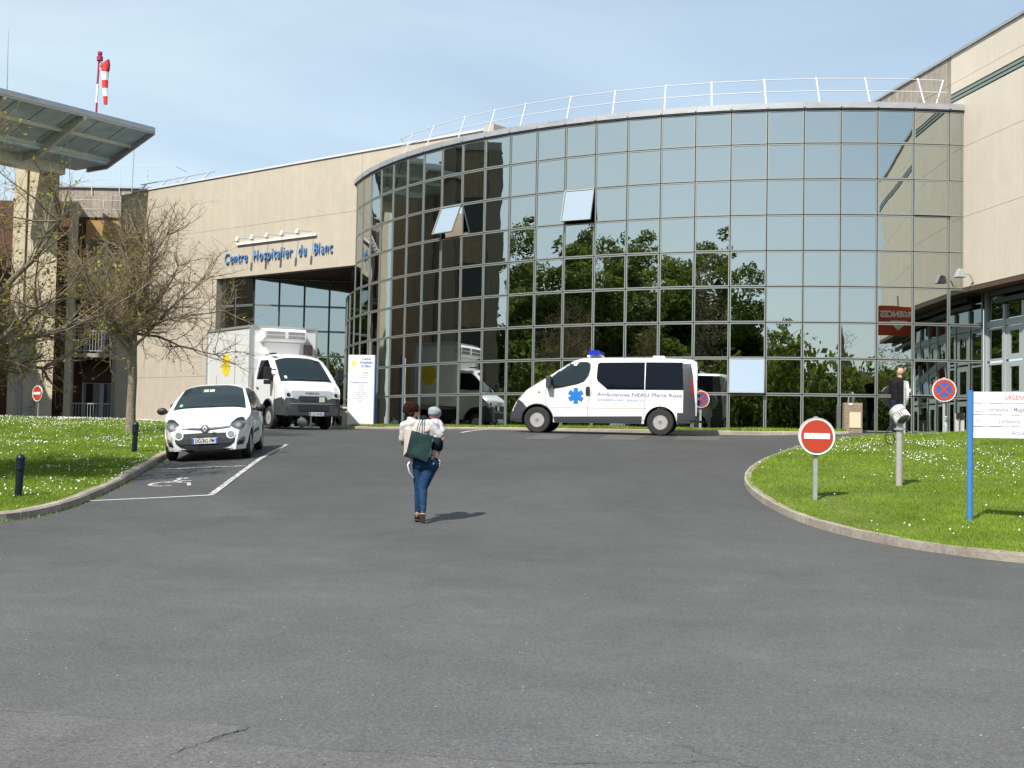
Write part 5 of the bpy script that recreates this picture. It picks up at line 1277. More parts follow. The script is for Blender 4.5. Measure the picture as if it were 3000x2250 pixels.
bT.patch('lower_grille', [(-.58, .42), (-.52, .50), (-.40, .545), (0, .555), (.40, .545), (.52, .50), (.58, .42), (.56, .36), (.48, .29), (.34, .245), (0, .235), (-.34, .245), (-.48, .29), (-.56, .36)], 'x', 1, m_black, .010, 10)
bT.patch('grille_bar', [(-.56, .40), (-.53, .475), (.53, .475), (.56, .40), (.50, .335), (-.50, .335)], 'x', 1, m_dkgrey, .018, 8)
for zz_ in (.262, .282, .302): bT.patch('grille_slat', [(-.42, zz_-.004), (.42, zz_-.004), (.42, zz_+.004), (-.42, zz_+.004)], 'x', 1, m_dkgrey, .016, 6)
bT.patch('grille_strip', [(-.49, .645), (-.49, .675), (-.10, .652), (.10, .652), (.49, .675), (.49, .645), (.10, .610), (-.10, .610)], 'x', 1, m_black, .012, 8)
bT.patch('chrome_strip', [(-.48, .655), (-.48, .664), (-.08, .640), (.08, .640), (.48, .664), (.48, .655), (.08, .628), (-.08, .628)], 'x', 1, m_chrome, .016, 8)
bT.patch('badge_surround', [(-.10, .632), (-.05, .70), (0, .715), (.05, .70), (.10, .632), (.04, .56), (-.04, .56)], 'x', 1, m_black, .020, 4)
for (s_, mt_, of_) in ((1, m_chrome, .030), (.45, m_black, .034)): bT.patch('diamond_badge', [(-.050*s_, .635), (0, .635+.068*s_), (.050*s_, .635), (0, .635-.068*s_)], 'x', 1, mt_, of_, 2, smooth=False)
plate(tw_, 'DG-362-PM', (bT.hit(0, .40, 'x', 1).x+.022, 0, .40), (1, 0, .05), (0, 1, 0), .50, .11)
me_ = bT.hit(1.30, 0, 'z', 1)
put_text('lettering', 'Hospitalier', .062, m_txtred, ((1.345, -.17, bT.hit(1.345, 0, 'z', 1).z+.010), (0, 1, 0), (-.93, 0, .30)), tw_, fit=.34)
bT.patch('inspection_sticker', rrect(-.61, -.555, 0, 0, 0) if False else [(.93, -.60), (.93, -.545), (.84, -.545), (.84, -.60)], 'z', 1, M('green_sticker', (.25, .5, .3), .6), .013, 2)
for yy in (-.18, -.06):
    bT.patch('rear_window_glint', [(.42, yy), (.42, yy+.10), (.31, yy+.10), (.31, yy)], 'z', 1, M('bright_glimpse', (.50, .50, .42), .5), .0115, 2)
for (a0, a1) in (((1.0, -.62), (.94, .05)), ((.99, -.02), (.93, .60))):
    seam(bT, [a0, a1], 'z', 1, .016, 'wiper', m_black, .022)
b = MB(); n = 26; b.tube([(.80+.05*math.cos(t), .34+.165*math.cos(t+pi/2), .98+.10*math.sin(t+pi/2)*1) for t in np.linspace(0, 2*pi, n)], .0, 4)
b = MB(); b.tube([(-.2, 0, 1.47), (-.38, 0, 1.66)], .004, 5); b.build('aerial', m_black, tw_)
b = MB(); b.box((0, 0, .34), (1.6, 1.2, .2)); b.build('underbody', m_under, tw_)
bT.patch('bumper_lip', [(-.74, .205), (-.60, .235), (.60, .235), (.74, .205)], 'x', 1, m_black, .012, 5)

# ---- refrigerated truck
tr = thing('box_truck', 'white refrigerated box truck with yellow sun logo behind the small car', 'truck', mat=ground_matrix(-6.46, 39.4, .53, -.848, 1.2, .7, 0))
WR = [-.02, -3.3]
topR = interp([-1.20, -1.05, -.7, -.35, .10, .50, .62, .80, .95, 1.02, 1.06, 1.08], [2.24, 2.28, 2.29, 2.22, 1.86, 1.50, 1.43, 1.32, 1.20, 1.05, .85, .60])
botR = arches(interp([-1.2, .8, 1.08], [.48, .42, .40]), [-.02], .47, .40)
def hwR(x, z):
    w = .985-.03*max(0, (.7-z)/.3)
    if z > 1.45: w -= .17*((z-1.45)/.85)**1.3
    if x > .55: w -= .14*((x-.55)/.53)**2.6
    return w
dropR = interp([-1.2, -.4, .5, 1.08], [.10, .10, .10, .10])
bR = Body('cab', stations(-1.20, 1.08, [-.02], .47, 44, (1.07,)), topR, botR, hwR, dropR, tr, [m_car, m_under, m_dkgrey], nz=16, ny=12, matfn=lambda x, y, z: 2 if (x > .46 and z < .90) or (x > 1.0 and abs(y) < .9 and z < .9) else 0)
bR.patch('windscreen', [(.53, -.80), (.565, -.4), (.57, 0), (.565, .4), (.53, .80), (-.20, .70), (-.26, .35), (-.27, 0), (-.26, -.35), (-.20, -.70)], 'z', 1, m_vglass2, .010, 10)
bR.patch('windscreen_seal', [(.56, -.825), (.60, -.4), (.605, 0), (.60, .4), (.56, .825), (-.22, .73), (-.28, .35), (-.29, 0), (-.28, -.35), (-.22, -.73)], 'z', 1, m_black, .005, 10)
for sg in (1, -1):
    bR.patch('side_window', [(.36, 1.50), (-.12, 1.92), (-.35, 2.08), (-.95, 2.08), (-.98, 1.50)], 'y', sg, m_vglass, .010, 8)
    seam(bR, [(.50, 1.45), (.48, .95), (.42, .6)], 'y', sg, .010); seam(bR, [(-1.02, 2.12), (-1.02, .55)], 'y', sg, .010)
    bR.patch('headlight', [(sg*a, z) for a, z in [(.84, 1.30), (.885, 1.20), (.89, 1.02), (.80, .935), (.62, .94), (.58, .96), (.70, 1.12), (.76, 1.28)]], 'x', 1, M('silver_reflector', (.62, .63, .64), .2, metal=.4), .014, 7)
    bR.patch('headlight_bulb', circ(sg*.76, 1.03, .06), 'x', 1, m_vglass2, .019, 3)
    bR.patch('front_bumper_side', [(1.06, .42), (1.06, .98), (.75, .93), (.44, .86), (.44, .45)], 'y', sg, m_dkgrey, .016, 6)
    bR.patch('door_handle', rrect(-.95, -.8, 1.20, 1.26, .02), 'y', sg, m_black, .02, 3)
    b = MB(); b.box((.33, sg*1.16, 1.66), (.13, .22, .36)); b.box((.33, sg*1.16, 1.40), (.13, .20, .13)); b.bar((.33, sg*.9, 1.45), (.33, sg*1.12, 1.45), .06, .06); b.bar((.33, sg*.88, 1.78), (.33, sg*1.1, 1.78), .04, .04); bevel(b.build('wing_mirror', m_black, tr), .03, 3)
    b = MB(); b.box((-.35, sg*.74, 2.285), (.26, .16, .035)); bevel(b.build('roof_vent', m_black, tr), .015)
    b = MB(); Pq = [(-.02+.49*math.cos(a), sg*(.985), .40+.49*math.sin(a)) for a in np.linspace(-.15, pi+.15, 20)]; b.tube(Pq, .035, 6); b.build('arch_lip', m_dkgrey, tr, 60)
    wheel(tr, -.02, sg*.86, .345, .20, .20, sg)
    for yy in (.70, .93): wheel(tr, -3.3, sg*yy, .345, .20, .20, sg)
bR.patch('silver_nose_band', [(-.60, .93), (-.68, 1.13), (-.60, 1.165), (.60, 1.165), (.68, 1.13), (.60, .93), (.48, .90), (.42, 1.00), (-.42, 1.00), (-.48, .90)], 'x', 1, M('silver_paint', (.50, .50, .52), .3, metal=.4), .010, 10)
bR.patch('front_bumper', [(-.98, .42), (-.98, .93), (-.84, .94), (-.60, .92), (-.46, .90), (-.40, .99), (.40, .99), (.46, .90), (.60, .92), (.84, .94), (.98, .93), (.98, .42), (.80, .38), (-.80, .38)], 'x', 1, m_dkgrey, .018, 12)
bR.patch('upper_grille', rrect(-.40, .40, .84, .97, .03), 'x', 1, m_black, .026, 6)
bR.patch('lower_grille', rrect(-.50, .50, .56, .74, .04), 'x', 1, m_black, .030, 6)
bR.patch('bumper_ridge', [(-.95, .755), (.95, .755), (.95, .79), (-.95, .79)], 'x', 1, M('bumper_grey_light', (.14, .15, .16), .6), .030, 8)
for zz_ in (.87, .90, .93): bR.patch('grille_slat', [(-.37, zz_-.006), (.37, zz_-.006), (.37, zz_+.006), (-.37, zz_+.006)], 'x', 1, m_dkgrey, .032, 4)
plate(tr, 'CQ-129-BQ', (bR.hit(.12, .47, 'x', 1).x+.03, .12, .47), (1, 0, 0), (0, 1, 0), .50, .11)
b = MB(); b.box((bR.hit(.28, .90, 'x', 1).x+.045, .28, .90), (.02, .17, .15)); b.build('paper_badge', M('pale_green_badge', (.55, .65, .5), .6), tr)
put_text('lettering', 'IVECO', .10, M('badge_grey', (.10, .10, .12), .4), ((bR.hit(0, 1.06, 'x', 1).x+.02, 0, 1.045), (0, 1, 0), (-.2, 0, 1)), tr, align='CENTER', fit=.42, bold=.003)
for (a0, a1) in (((.58, -.72), (.50, 0)), ((.58, .02), (.50, .74))): seam(bR, [a0, a1], 'z', 1, .022, 'wiper', m_black, .02)
bR.patch('inspection_sticker', [(.47, -.66), (.47, -.58), (.38, -.58), (.38, -.66)], 'z', 1, M('white_sticker', (.5, .65, .55), .6), .013, 2)
# box body
bx0, bx1, bw_, bz0, bz1 = -1.32, -5.3, 1.08, .95, 3.14
b = MB(); b.box(((bx0+bx1)/2, 0, (bz0+bz1)/2), (bx0-bx1, 2*bw_, bz1-bz0)); box_ = b.build('cargo_box', m_car, tr)
m_trim = M('aluminium_trim', (.50, .51, .53), .35, metal=.5)
for sg in (1, -1):
    for (xa, za, xb, zb2) in ((bx0, bz1, bx1, bz1), (bx0, bz0, bx1, bz0)):
        b = MB(); b.bar((xa+.01, sg*bw_, za), (xb-.01, sg*bw_, zb2), .07, .07); b.build('edge_trim', m_trim, box_)
    b = MB(); b.bar((bx0, sg*bw_, bz0), (bx0, sg*bw_, bz1), .07, .09); b.bar((bx1, sg*bw_, bz0), (bx1, sg*bw_, bz1), .07, .09); b.build('corner_post', m_trim, box_)
    b = MB(); b.box((bx0-1.35, sg*(bw_+.003), 2.0), (.025, .006, 2.0)); b.build('panel_gap', m_seam, box_)
b = MB(); b.bar((bx0, -bw_, bz1), (bx0, bw_, bz1), .07, .07); b.build('edge_trim', m_trim, box_)
# logo on the right-hand side of the box (viewer's left)
def ldisc(name, cx, cz, r_, mat, yy): b = MB(); n = 40; b.add([(cx+r_*math.cos(t), yy, cz+r_*math.sin(t)) for t in np.linspace(0, 2*pi, n, endpoint=False)], [tuple(range(n))]); return b.build(name, mat, box_)
LX, LZ = -3.50, 1.98
for sg in (-1, 1):
    ldisc('sun_logo', LX, LZ, .37, m_yellow, sg*(bw_+.005))
    b = MB(); hb = [(-.55, 0), (-.28, 0), (-.22, .06), (-.17, -.03), (-.10, .02), (-.05, .22), (.0, -.14), (.06, .02), (.16, .0), (.5, 0)]
    for p, q in zip(hb[:-1], hb[1:]): b.bar((LX+p[0], sg*(bw_+.007), LZ+p[1]-.05), (LX+q[0], sg*(bw_+.007), LZ+q[1]-.05), .012, .002, upv=(0, 1, 0))
    b.build('heartbeat_line', m_txtblack, box_)
    b = MB(); b.box((bx0-.25, sg*(bw_+.004), 2.85), (.16, .006, .2)); b.build('info_sticker', M('pale_blue_sticker', (.55, .62, .7), .6), box_)
# cooling unit
b = MB(); b.prism([(0, 0), (.30, .04), (.36, .12), (.36, .34), (.30, .42), (0, .44)], -.80, .62, ((bx0, 0, 2.66), (1, 0, 0), (0, 0, 1), (0, 1, 0))); cu = b.build('cooling_unit', m_white, tr); bevel(cu, .03, 3)
b = MB()
for sect in ((-.72, -.10), (.0, .55)):
    for row in range(2):
        for k in range(18):
            yy = sect[0]+(sect[1]-sect[0])*(k+.5)/18; b.box((bx0+.362, yy, 2.83+row*.12), (.006, .016, .095))
b.build('grille_slots', M('grille_shadow_grey', (.12, .13, .14), .8), cu)['kind'] = 'stuff'
b = MB(); b.prism([(-.62, 0), (.45, 0), (.50, .36), (-.68, .36)], 0, .14, ((bx0, 0, 2.30), (0, 1, 0), (0, 0, 1), (1, 0, 0))); b.build('cooling_duct', m_white, tr)
b = MB(); b.box((bx0+.09, .78, 2.46), (.16, .26, .34)); bevel(b.build('grille_box', M('brown_grille', (.13, .09, .08), .6), tr), .03)
b = MB(); b.box((-2.9, 0, .68), (4.6, .9, .2)); b.box((-1.9, .85, .62), (.8, .3, .38)); b.box((-1.9, -.85, .62), (.8, .3, .38)); b.build('chassis', m_under, tr)
b = MB(); b.box((-5.25, 0, .52), (.1, 2.0, .12)); b.build('rear_bar', m_steel, tr)
b = MB(); b.lathe([(.10, -.02), (.10, .06), (.04, .12), (0, .13)], 14, (-1.16, -.86, 2.0)); 

# ------------------------------------------------------------------ people
def blob(name, parent, mat, segs=(), ells=(), voxel=.012, sm=6, label=None):
    b = MB()
    for sg in segs:
        p0, p1, r0, r1 = sg[:4]; p0 = Vector(p0); p1 = Vector(p1); n = 12; d = (p1-p0); L_ = d.length; d = d/L_ if L_ > 0 else Vector((0, 0, 1))
        pts = []; rs = []
        for k in range(4): a = pi/2*(1-k/4); pts.append(p0-d*r0*math.sin(a)*.999); rs.append(max(r0*math.cos(a), .001))
        for k in range(3): t = k/2; pts.append(p0+(p1-p0)*t); rs.append(r0+(r1-r0)*t)
        for k in range(1, 5): a = pi/2*k/4; pts.append(p1+d*r1*math.sin(a)*.999); rs.append(max(r1*math.cos(a), .001))
        fl = sg[4] if len(sg) > 4 else 1.
        if fl != 1.: rs = [(r_, r_*fl) for r_ in rs]
        b.tube(pts, rs, n)
    for e in ells:
        c, r_ = e[:2]; b.ell(c, r_, 14, 10, e[2] if len(e) > 2 else None)
    o = b.build(name, mat, parent)
    md = o.modifiers.new('union', 'REMESH'); md.mode = 'VOXEL'; md.voxel_size = voxel; md.use_smooth_shade = True
    s_ = o.modifiers.new('smooth', 'SMOOTH'); s_.factor = .5; s_.iterations = sm
    if name in FOLD:
        tx = bpy.data.textures.new('folds', 'CLOUDS'); tx.noise_scale = FOLD[name][0]; tx.noise_depth = 2
        dd = o.modifiers.new('folds', 'DISPLACE'); dd.texture = tx; dd.strength = FOLD[name][1]; dd.mid_level = .5
    tag(o, label); return o
FOLD = {'tee_shirt': (.07, .016), 'jeans': (.05, .011), 'jumper': (.09, .025), 'hair': (.02, .02), 'striped_tee': (.04, .01), 'shorts': (.05, .01)}
m_skin = M('skin', (.52, .29, .20), .55, var=.08, vscale=20)
m_skin2 = M('skin_ruddy', (.55, .30, .22), .5, var=.08, vscale=20)
m_hair = M('auburn_hair', (.030, .009, .007), .7, var=.5, vscale=60, bump=.6, bscale=120, spec=.12)
m_tee = M('heather_tee', (.56, .54, .52), .9, var=.08, vscale=30, bump=.3, bscale=50, spec=.12)
m_jean = M('blue_denim', (.020, .055, .125), .85, var=.25, vscale=18, bump=.4, bscale=40, spec=.12)
m_jean2 = M('dark_denim', (.018, .028, .055), .85, var=.35, vscale=14, bump=.4, bscale=40, spec=.12)
m_sweat = M('black_jersey', (.018, .016, .017), .9, var=.2, vscale=10, bump=.4, bscale=25, spec=.12)
m_leather = M('green_leather', (.012, .042, .038), .38, var=.2, vscale=8, bump=.15, bscale=30)
m_cream = M('cream_leather', (.55, .46, .42), .5, var=.12, vscale=8)
m_cap = M('grey_cap_cloth', (.30, .33, .34), .9, var=.12, vscale=40, spec=.12)
m_stripe = M('striped_cotton', (.62, .62, .66), .85, spec=.12)
m_navy = M('navy_cotton', (.012, .018, .035), .85, var=.2, spec=.12)
m_shoe = M('dark_shoe', (.03, .018, .02), .5); m_sole = M('shoe_sole', (.35, .28, .24), .7)
wz = g(-1.22, 18.0)
w_ = thing('person', 'woman in blue jeans and pale tee walking away with a toddler on her arm', 'person', (-1.222, 18.0, wz+.0))
blob('body', w_, m_skin, [((-.165, .02, 1.44), (-.155, .02, 1.50), .048, .045), ((-.265, .0, 1.31), (-.28, .07, 1.10), .035, .034), ((-.28, .07, 1.10), (-.10, .24, 1.08), .036, .026), ((.11, .0, 1.33), (.262, .02, 1.16), .035, .036), ((.262, .02, 1.16), (.16, .22, 1.05), .038, .027),
    ((-.10, .02, 1.3), (0, .02, .95), .06, .06), ((-.05, 0, .80), (-.045, .06, .48), .08, .055), ((-.045, .06, .48), (-.056, .08, .10), .05, .033), ((.12, 0, .80), (.02, -.01, .48), .085, .055), ((.02, -.01, .48), (.035, -.10, .14), .05, .034), ((-.056, .08, .07), (-.06, .20, .03), .035, .028), ((.035, -.10, .12), (.015, -.01, .035), .034, .028),
    # fingers of both hands
    ((-.10, .24, 1.08), (-.04, .26, 1.07), .022, .018), ((-.04, .25, 1.09), (.01, .25, 1.09), .008, .007), ((-.04, .26, 1.07), (.015, .26, 1.07), .008, .007), ((-.04, .26, 1.05), (.01, .26, 1.05), .008, .007), ((-.045, .26, 1.035), (-.005, .26, 1.03), .007, .006), ((-.08, .23, 1.10), (-.05, .22, 1.13), .008, .007),
    ((.16, .22, 1.05), (.12, .21, 1.05), .022, .019), ((.12, .20, 1.065), (.07, .19, 1.07), .008, .007), ((.12, .20, 1.05), (.065, .19, 1.05), .008, .007), ((.12, .20, 1.035), (.07, .19, 1.03), .008, .007), ((.125, .20, 1.02), (.085, .19, 1.015), .007, .006), ((.15, .20, 1.07), (.13, .18, 1.10), .008, .007)],
    [((-.140, .035, 1.555), (.082, .075, .105)), ((-.062, .045, 1.545), (.022, .014, .018)), ((-.085, .045, 1.50), (.03, .03, .022)), ((-.125, -.035, 1.548), (.014, .012, .03))], .010, 3)
blob('hair', w_, m_hair, [((-.20, -.005, 1.61), (-.205, -.01, 1.52), .070, .055)], [((-.160, .020, 1.585), (.100, .095, .095)), ((-.235, -.02, 1.585), (.050, .055, .055)), ((-.255, -.03, 1.545), (.035, .04, .035)), ((-.225, .0, 1.635), (.04, .05, .03)), ((-.17, -.03, 1.50), (.045, .04, .045))], .009, 2)
b = MB(); b.bar((-.125, -.045, 1.565), (-.06, -.03, 1.568), .01, .01); b.bar((-.062, -.035, 1.556), (-.052, .07, 1.556), .012, .036); b.build('sunglasses', m_black, w_)
blob('tee_shirt', w_, m_tee, [((-.165, .01, 1.415), (-.15, .01, 1.38), .075, .10, .8), ((-.25, .0, 1.345), (.10, .0, 1.365), .062, .068), ((-.19, .01, 1.28), (-.12, .02, .92), .085, .085), ((.04, .01, 1.28), (.08, .01, .92), .10, .105), ((-.08, .02, 1.3), (-.02, .02, .9), .115, .13), ((-.265, .0, 1.34), (-.285, .05, 1.14), .060, .052), ((.10, .0, 1.36), (.225, .01, 1.21), .068, .060), ((-.10, .0, .93), (.14, .0, .93), .075, .085)], [], .012, 5)
blob('jeans', w_, m_jean, [((-.04, .0, .86), (.12, 0, .86), .095, .10), ((-.03, .0, .80), (.12, -.01, .80), .105, .11), ((-.045, .0, .80), (-.045, .05, .48), .098, .066), ((-.045, .05, .48), (-.055, .085, .15), .062, .044), ((.12, -.01, .80), (.018, -.02, .49), .108, .068), ((.018, -.02, .49), (.032, -.10, .18), .066, .045)], [((.10, -.05, .82), (.11, .09, .10)), ((-.03, -.045, .82), (.10, .09, .10))], .011, 3)
for (x, y, z, dy, dz) in ((-.060, .085, .055, .16, -.02), (.030, -.115, .115, .09, -.09)):
    sh = blob('shoe', w_, m_shoe, [((x, y, z), (x-.005, y+dy, z+dz), .040, .038, .8)], [((x, y-.01, z+.02), (.040, .045, .045))], .008, 2)
    b = MB(); M3 = Vector((0, dy, dz)).normalized().to_track_quat('Y', 'Z').to_matrix(); b.box(Vector((x, y+dy*.42, z+dz*.42))-(M3 @ Vector((0, 0, .030 if dy > .1 else .033))), (.075, .235, .018), M3=M3); bevel(b.build('sole', m_sole if dy < .1 else m_shoe, sh), .008)
# striped cardigan tied round the hips
for (pts, rs) in (([(-.12, -.06, .90), (-.19, -.07, .80), (-.17, -.05, .70), (-.115, -.04, .615)], [.03, .05, .045, .02]), ([(.20, -.03, .92), (.235, .0, .84), (.22, .0, .76), (.19, .0, .70)], [.02, .032, .03, .012])):
    b = MB(); b.tube(pts, [(r_, r_*.45) for r_ in rs], 10); cg = b.build('tied_cardigan', m_stripe, w_, 60)
    b = MB()
    for k in range(3):
        p = Vector(pts[1]).lerp(Vector(pts[2]), k/2.5); b.bar(p+Vector((-.035, -.028, .02)), p+Vector((.03, -.028, -.015)), .004, .010)
    b.build('stripe', m_navy, cg)
c_ = thing('person', 'toddler in a grey flat cap and striped tee carried on the arm', 'person', (-1.222, 18.0, wz))
blob('body', c_, m_skin, [((.155, .05, 1.44), (.17, .05, 1.38), .04, .06), ((.18, .05, 1.36), (.19, .05, 1.20), .04, .05), ((.12, .02, 1.36), (.09, -.02, 1.30), .022, .024), ((.085, -.04, 1.29), (.065, -.10, 1.265), .026, .020), ((.25, .04, 1.36), (.275, .04, 1.24), .034, .028), ((.275, .04, 1.24), (.245, .0, 1.16), .028, .020),
    ((.20, .03, 1.14), (.17, -.05, 1.04), .055, .042), ((.17, -.05, 1.02), (.135, -.09, .87), .036, .026), ((.22, .06, 1.14), (.22, .16, 1.02), .05, .04), ((.22, .16, 1.02), (.18, .18, .88), .034, .026),
    ((.065, -.10, 1.265), (.045, -.12, 1.262), .018, .014), ((.045, -.12, 1.272), (.028, -.13, 1.272), .006, .005), ((.045, -.12, 1.262), (.026, -.13, 1.262), .006, .005), ((.045, -.12, 1.252), (.028, -.13, 1.250), .006, .005), ((.055, -.11, 1.245), (.042, -.12, 1.235), .006, .005), ((.055, -.10, 1.28), (.045, -.10, 1.295), .006, .005)],
    [((.150, .06, 1.50), (.080, .085, .085)), ((.085, .06, 1.48), (.012, .015, .02)), ((.228, .05, 1.49), (.014, .012, .022))], .009, 3)
blob('flat_cap', c_, m_cap, [], [((.155, .05, 1.545), (.097, .105, .062), Matrix.Rotation(R(14), 3, 'Y')), ((.20, .13, 1.50), (.05, .06, .012)), ((.150, .03, 1.515), (.090, .085, .05))], .009, 3)
b = MB(); b.ell((.155, .05, 1.607), (.012, .012, .008)); b.build('cap_button', m_cap, c_)
blob('striped_tee', c_, m_stripe, [((.165, .05, 1.39), (.185, .05, 1.20), .075, .088), ((.13, .03, 1.38), (.09, -.02, 1.31), .050, .046), ((.21, .05, 1.39), (.262, .04, 1.28), .05, .047)], [], .010, 4)
b = MB()
for k in range(6): b.tube([(.09+.004*k, -.035+.002*k, 1.375-.028*k), (.16, -.042, 1.38-.028*k), (.225, -.02, 1.37-.028*k)], .0035, 5)
b.build('blue_stripe', M('blue_stripe', (.25, .30, .42), .8), c_)
blob('shorts', c_, m_navy, [((.18, .05, 1.17), (.20, .05, 1.15), .085, .088), ((.20, .02, 1.14), (.175, -.05, 1.05), .072, .058), ((.22, .07, 1.14), (.22, .15, 1.04), .065, .055)], [], .010, 3)
for (x, y, z) in ((.125, -.10, .845), (.17, .17, .86)):
    s_ = blob('shoe', c_, m_navy, [((x+.02, y, z), (x-.05, y-.01, z-.005), .030, .024)], [], .007, 2)
    b = MB(); b.box((x-.012, y, z-.027), (.115, .05, .014)); bevel(b.build('sole', m_white, s_), .006)
b = MB(); b.lathe([(.031, 0), (.031, .012)], 12, (.150, -.08, .93)); b.build('ankle_band', m_red, c_)
bg = thing('tote_bag', 'dark green leather tote bag with a cream side on the woman\'s back', 'handbag', (-1.222, 18.0, wz))
F1 = [(-.145, -.20, 1.27), (.15, -.19, 1.20), (.085, -.20, .865), (-.205, -.215, .975)]; B1 = [(-.25, -.06, 1.285), (.08, -.06, 1.21), (.05, -.07, .84), (-.255, -.08, .92)]
b = MB(); b.add(F1+B1, [(0, 1, 2, 3), (1, 5, 6, 2), (3, 2, 6, 7), (5, 4, 7, 6)]); o = b.build('panel', m_leather, bg); ss_ = o.modifiers.new('subdivide', 'SUBSURF'); ss_.subdivision_type = 'SIMPLE'; ss_.levels = ss_.render_levels = 3; tx_ = bpy.data.textures.new('slouch', 'CLOUDS'); tx_.noise_scale = .14; dd_ = o.modifiers.new('slouch', 'DISPLACE'); dd_.texture = tx_; dd_.strength = .03; sd_ = o.modifiers.new('thickness', 'SOLIDIFY'); sd_.thickness = .008; bevel(o, .012, 3)
b = MB(); mid = [(-.200, -.135, 1.26), (-.215, -.15, .955)]; b.add([F1[0], mid[0], B1[0], B1[3], mid[1], F1[3]], [(0, 1, 4, 5), (1, 2, 3, 4)]); o = b.build('side_panel', m_cream, bg); sd_ = o.modifiers.new('thickness', 'SOLIDIFY'); sd_.thickness = .008
b = MB(); b.bar((-.20, -.213, .972), (.085, -.20, .862), .012, .05); b.build('base_panel', M('black_green_leather', (.008, .02, .022), .45), bg)
for dx in (0, .03):
    b = MB(); pts = [(-.075+dx, -.205, 1.23), (-.060+dx, -.19, 1.33), (-.035+dx, -.12, 1.42), (-.02+dx, -.06, 1.465), (.0+dx, .01, 1.47), (.02+dx, .09, 1.42), (.01+dx, .10, 1.32)]; b.tube(pts, [(.014, .005)]*7, 8); b.build('strap', m_leather, bg, 60)
# man by the glass wall
mz_ = g(10.12, 34.0)
mn = thing('person', 'bald man in black jumper and jeans reading papers outside the glass wall', 'person', (10.17, 34.0, mz_))
blob('body', mn, m_skin2, [((.02, .0, 1.50), (.03, .02, 1.58), .055, .052), ((.12, .02, 1.40), (.20, .12, 1.16), .035, .034), ((.20, .12, 1.16), (.30, .26, 1.10), .036, .028), ((-.19, .02, 1.37), (-.16, .16, 1.14), .035, .034), ((-.16, .16, 1.14), (.12, .33, 1.14), .036, .028), ((-.03, 0, 1.32), (-.03, 0, .95), .07, .07), ((-.11, 0, .85), (-.12, .02, .1), .07, .045), ((.08, 0, .85), (.17, .04, .1), .07, .045),
    ((.30, .26, 1.10), (.34, .29, 1.12), .026, .022), ((.34, .29, 1.135), (.375, .31, 1.15), .009, .008), ((.34, .29, 1.12), (.385, .31, 1.13), .009, .008), ((.34, .29, 1.105), (.38, .31, 1.11), .009, .008), ((.34, .29, 1.09), (.37, .31, 1.09), .008, .007), ((.31, .25, 1.12), (.32, .27, 1.16), .009, .008),
    ((.12, .33, 1.14), (.16, .35, 1.15), .026, .022), ((.16, .35, 1.165), (.20, .36, 1.18), .009, .008), ((.16, .35, 1.15), (.21, .36, 1.155), .009, .008), ((.16, .35, 1.135), (.20, .36, 1.13), .009, .008), ((.16, .35, 1.12), (.19, .36, 1.11), .008, .007), ((.13, .32, 1.17), (.15, .33, 1.20), .009, .008)],
    [((.035, .02, 1.655), (.092, .098, .112)), ((.115, .065, 1.625), (.02, .016, .02)), ((.085, .05, 1.575), (.035, .035, .025)), ((.055, -.065, 1.64), (.016, .012, .03))], .011, 3)
b = MB(); b.bar((.05, -.075, 1.665), (.115, -.01, 1.662), .006, .008); b.bar((.112, -.01, 1.655), (.125, .09, 1.655), .006, .03); b.build('glasses', m_black, mn)
blob('jumper', mn, m_sweat, [((-.17, .0, 1.43), (.09, .0, 1.45), .075, .078), ((-.10, 0, 1.32), (-.08, 0, .90), .145, .125), ((.02, 0, 1.35), (.02, 0, .90), .135, .125), ((-.195, .0, 1.41), (-.16, .15, 1.15), .070, .055), ((-.16, .15, 1.15), (.06, .30, 1.14), .052, .042), ((.115, .01, 1.42), (.20, .12, 1.16), .070, .055), ((.20, .12, 1.16), (.28, .24, 1.11), .05, .04)], [((-.03, 0, .93), (.17, .13, .09))], .013, 4)
blob('jeans', mn, m_jean2, [((-.10, 0, .86), (.06, 0, .86), .115, .12), ((-.11, .0, .82), (-.115, .03, .46), .105, .078), ((-.115, .03, .46), (-.13, .0, .12), .075, .062), ((.07, .0, .82), (.16, .07, .46), .11, .08), ((.16, .07, .46), (.18, .02, .12), .075, .062)], [], .013, 3)
for (x, y) in ((-.13, .04), (.19, .06)):
    blob('shoe', mn, m_black, [((x, y-.04, .05), (x+.08, y+.12, .04), .045, .040)], [], .010, 2)
pp = thing('paper_sheets', 'white sheets of paper in the bald man\'s hands', 'papers', (10.12, 34.0, mz_))
for (c, d, r_) in (((.36, .30, 1.19), (.16, .004, .11), 12), ((.24, .27, 1.09), (.12, .10, .006), 5)):
    b = MB(); b.box(c, d, M3=Matrix.Rotation(R(r_), 3, 'Y')); b.build('sheet', m_white, pp)

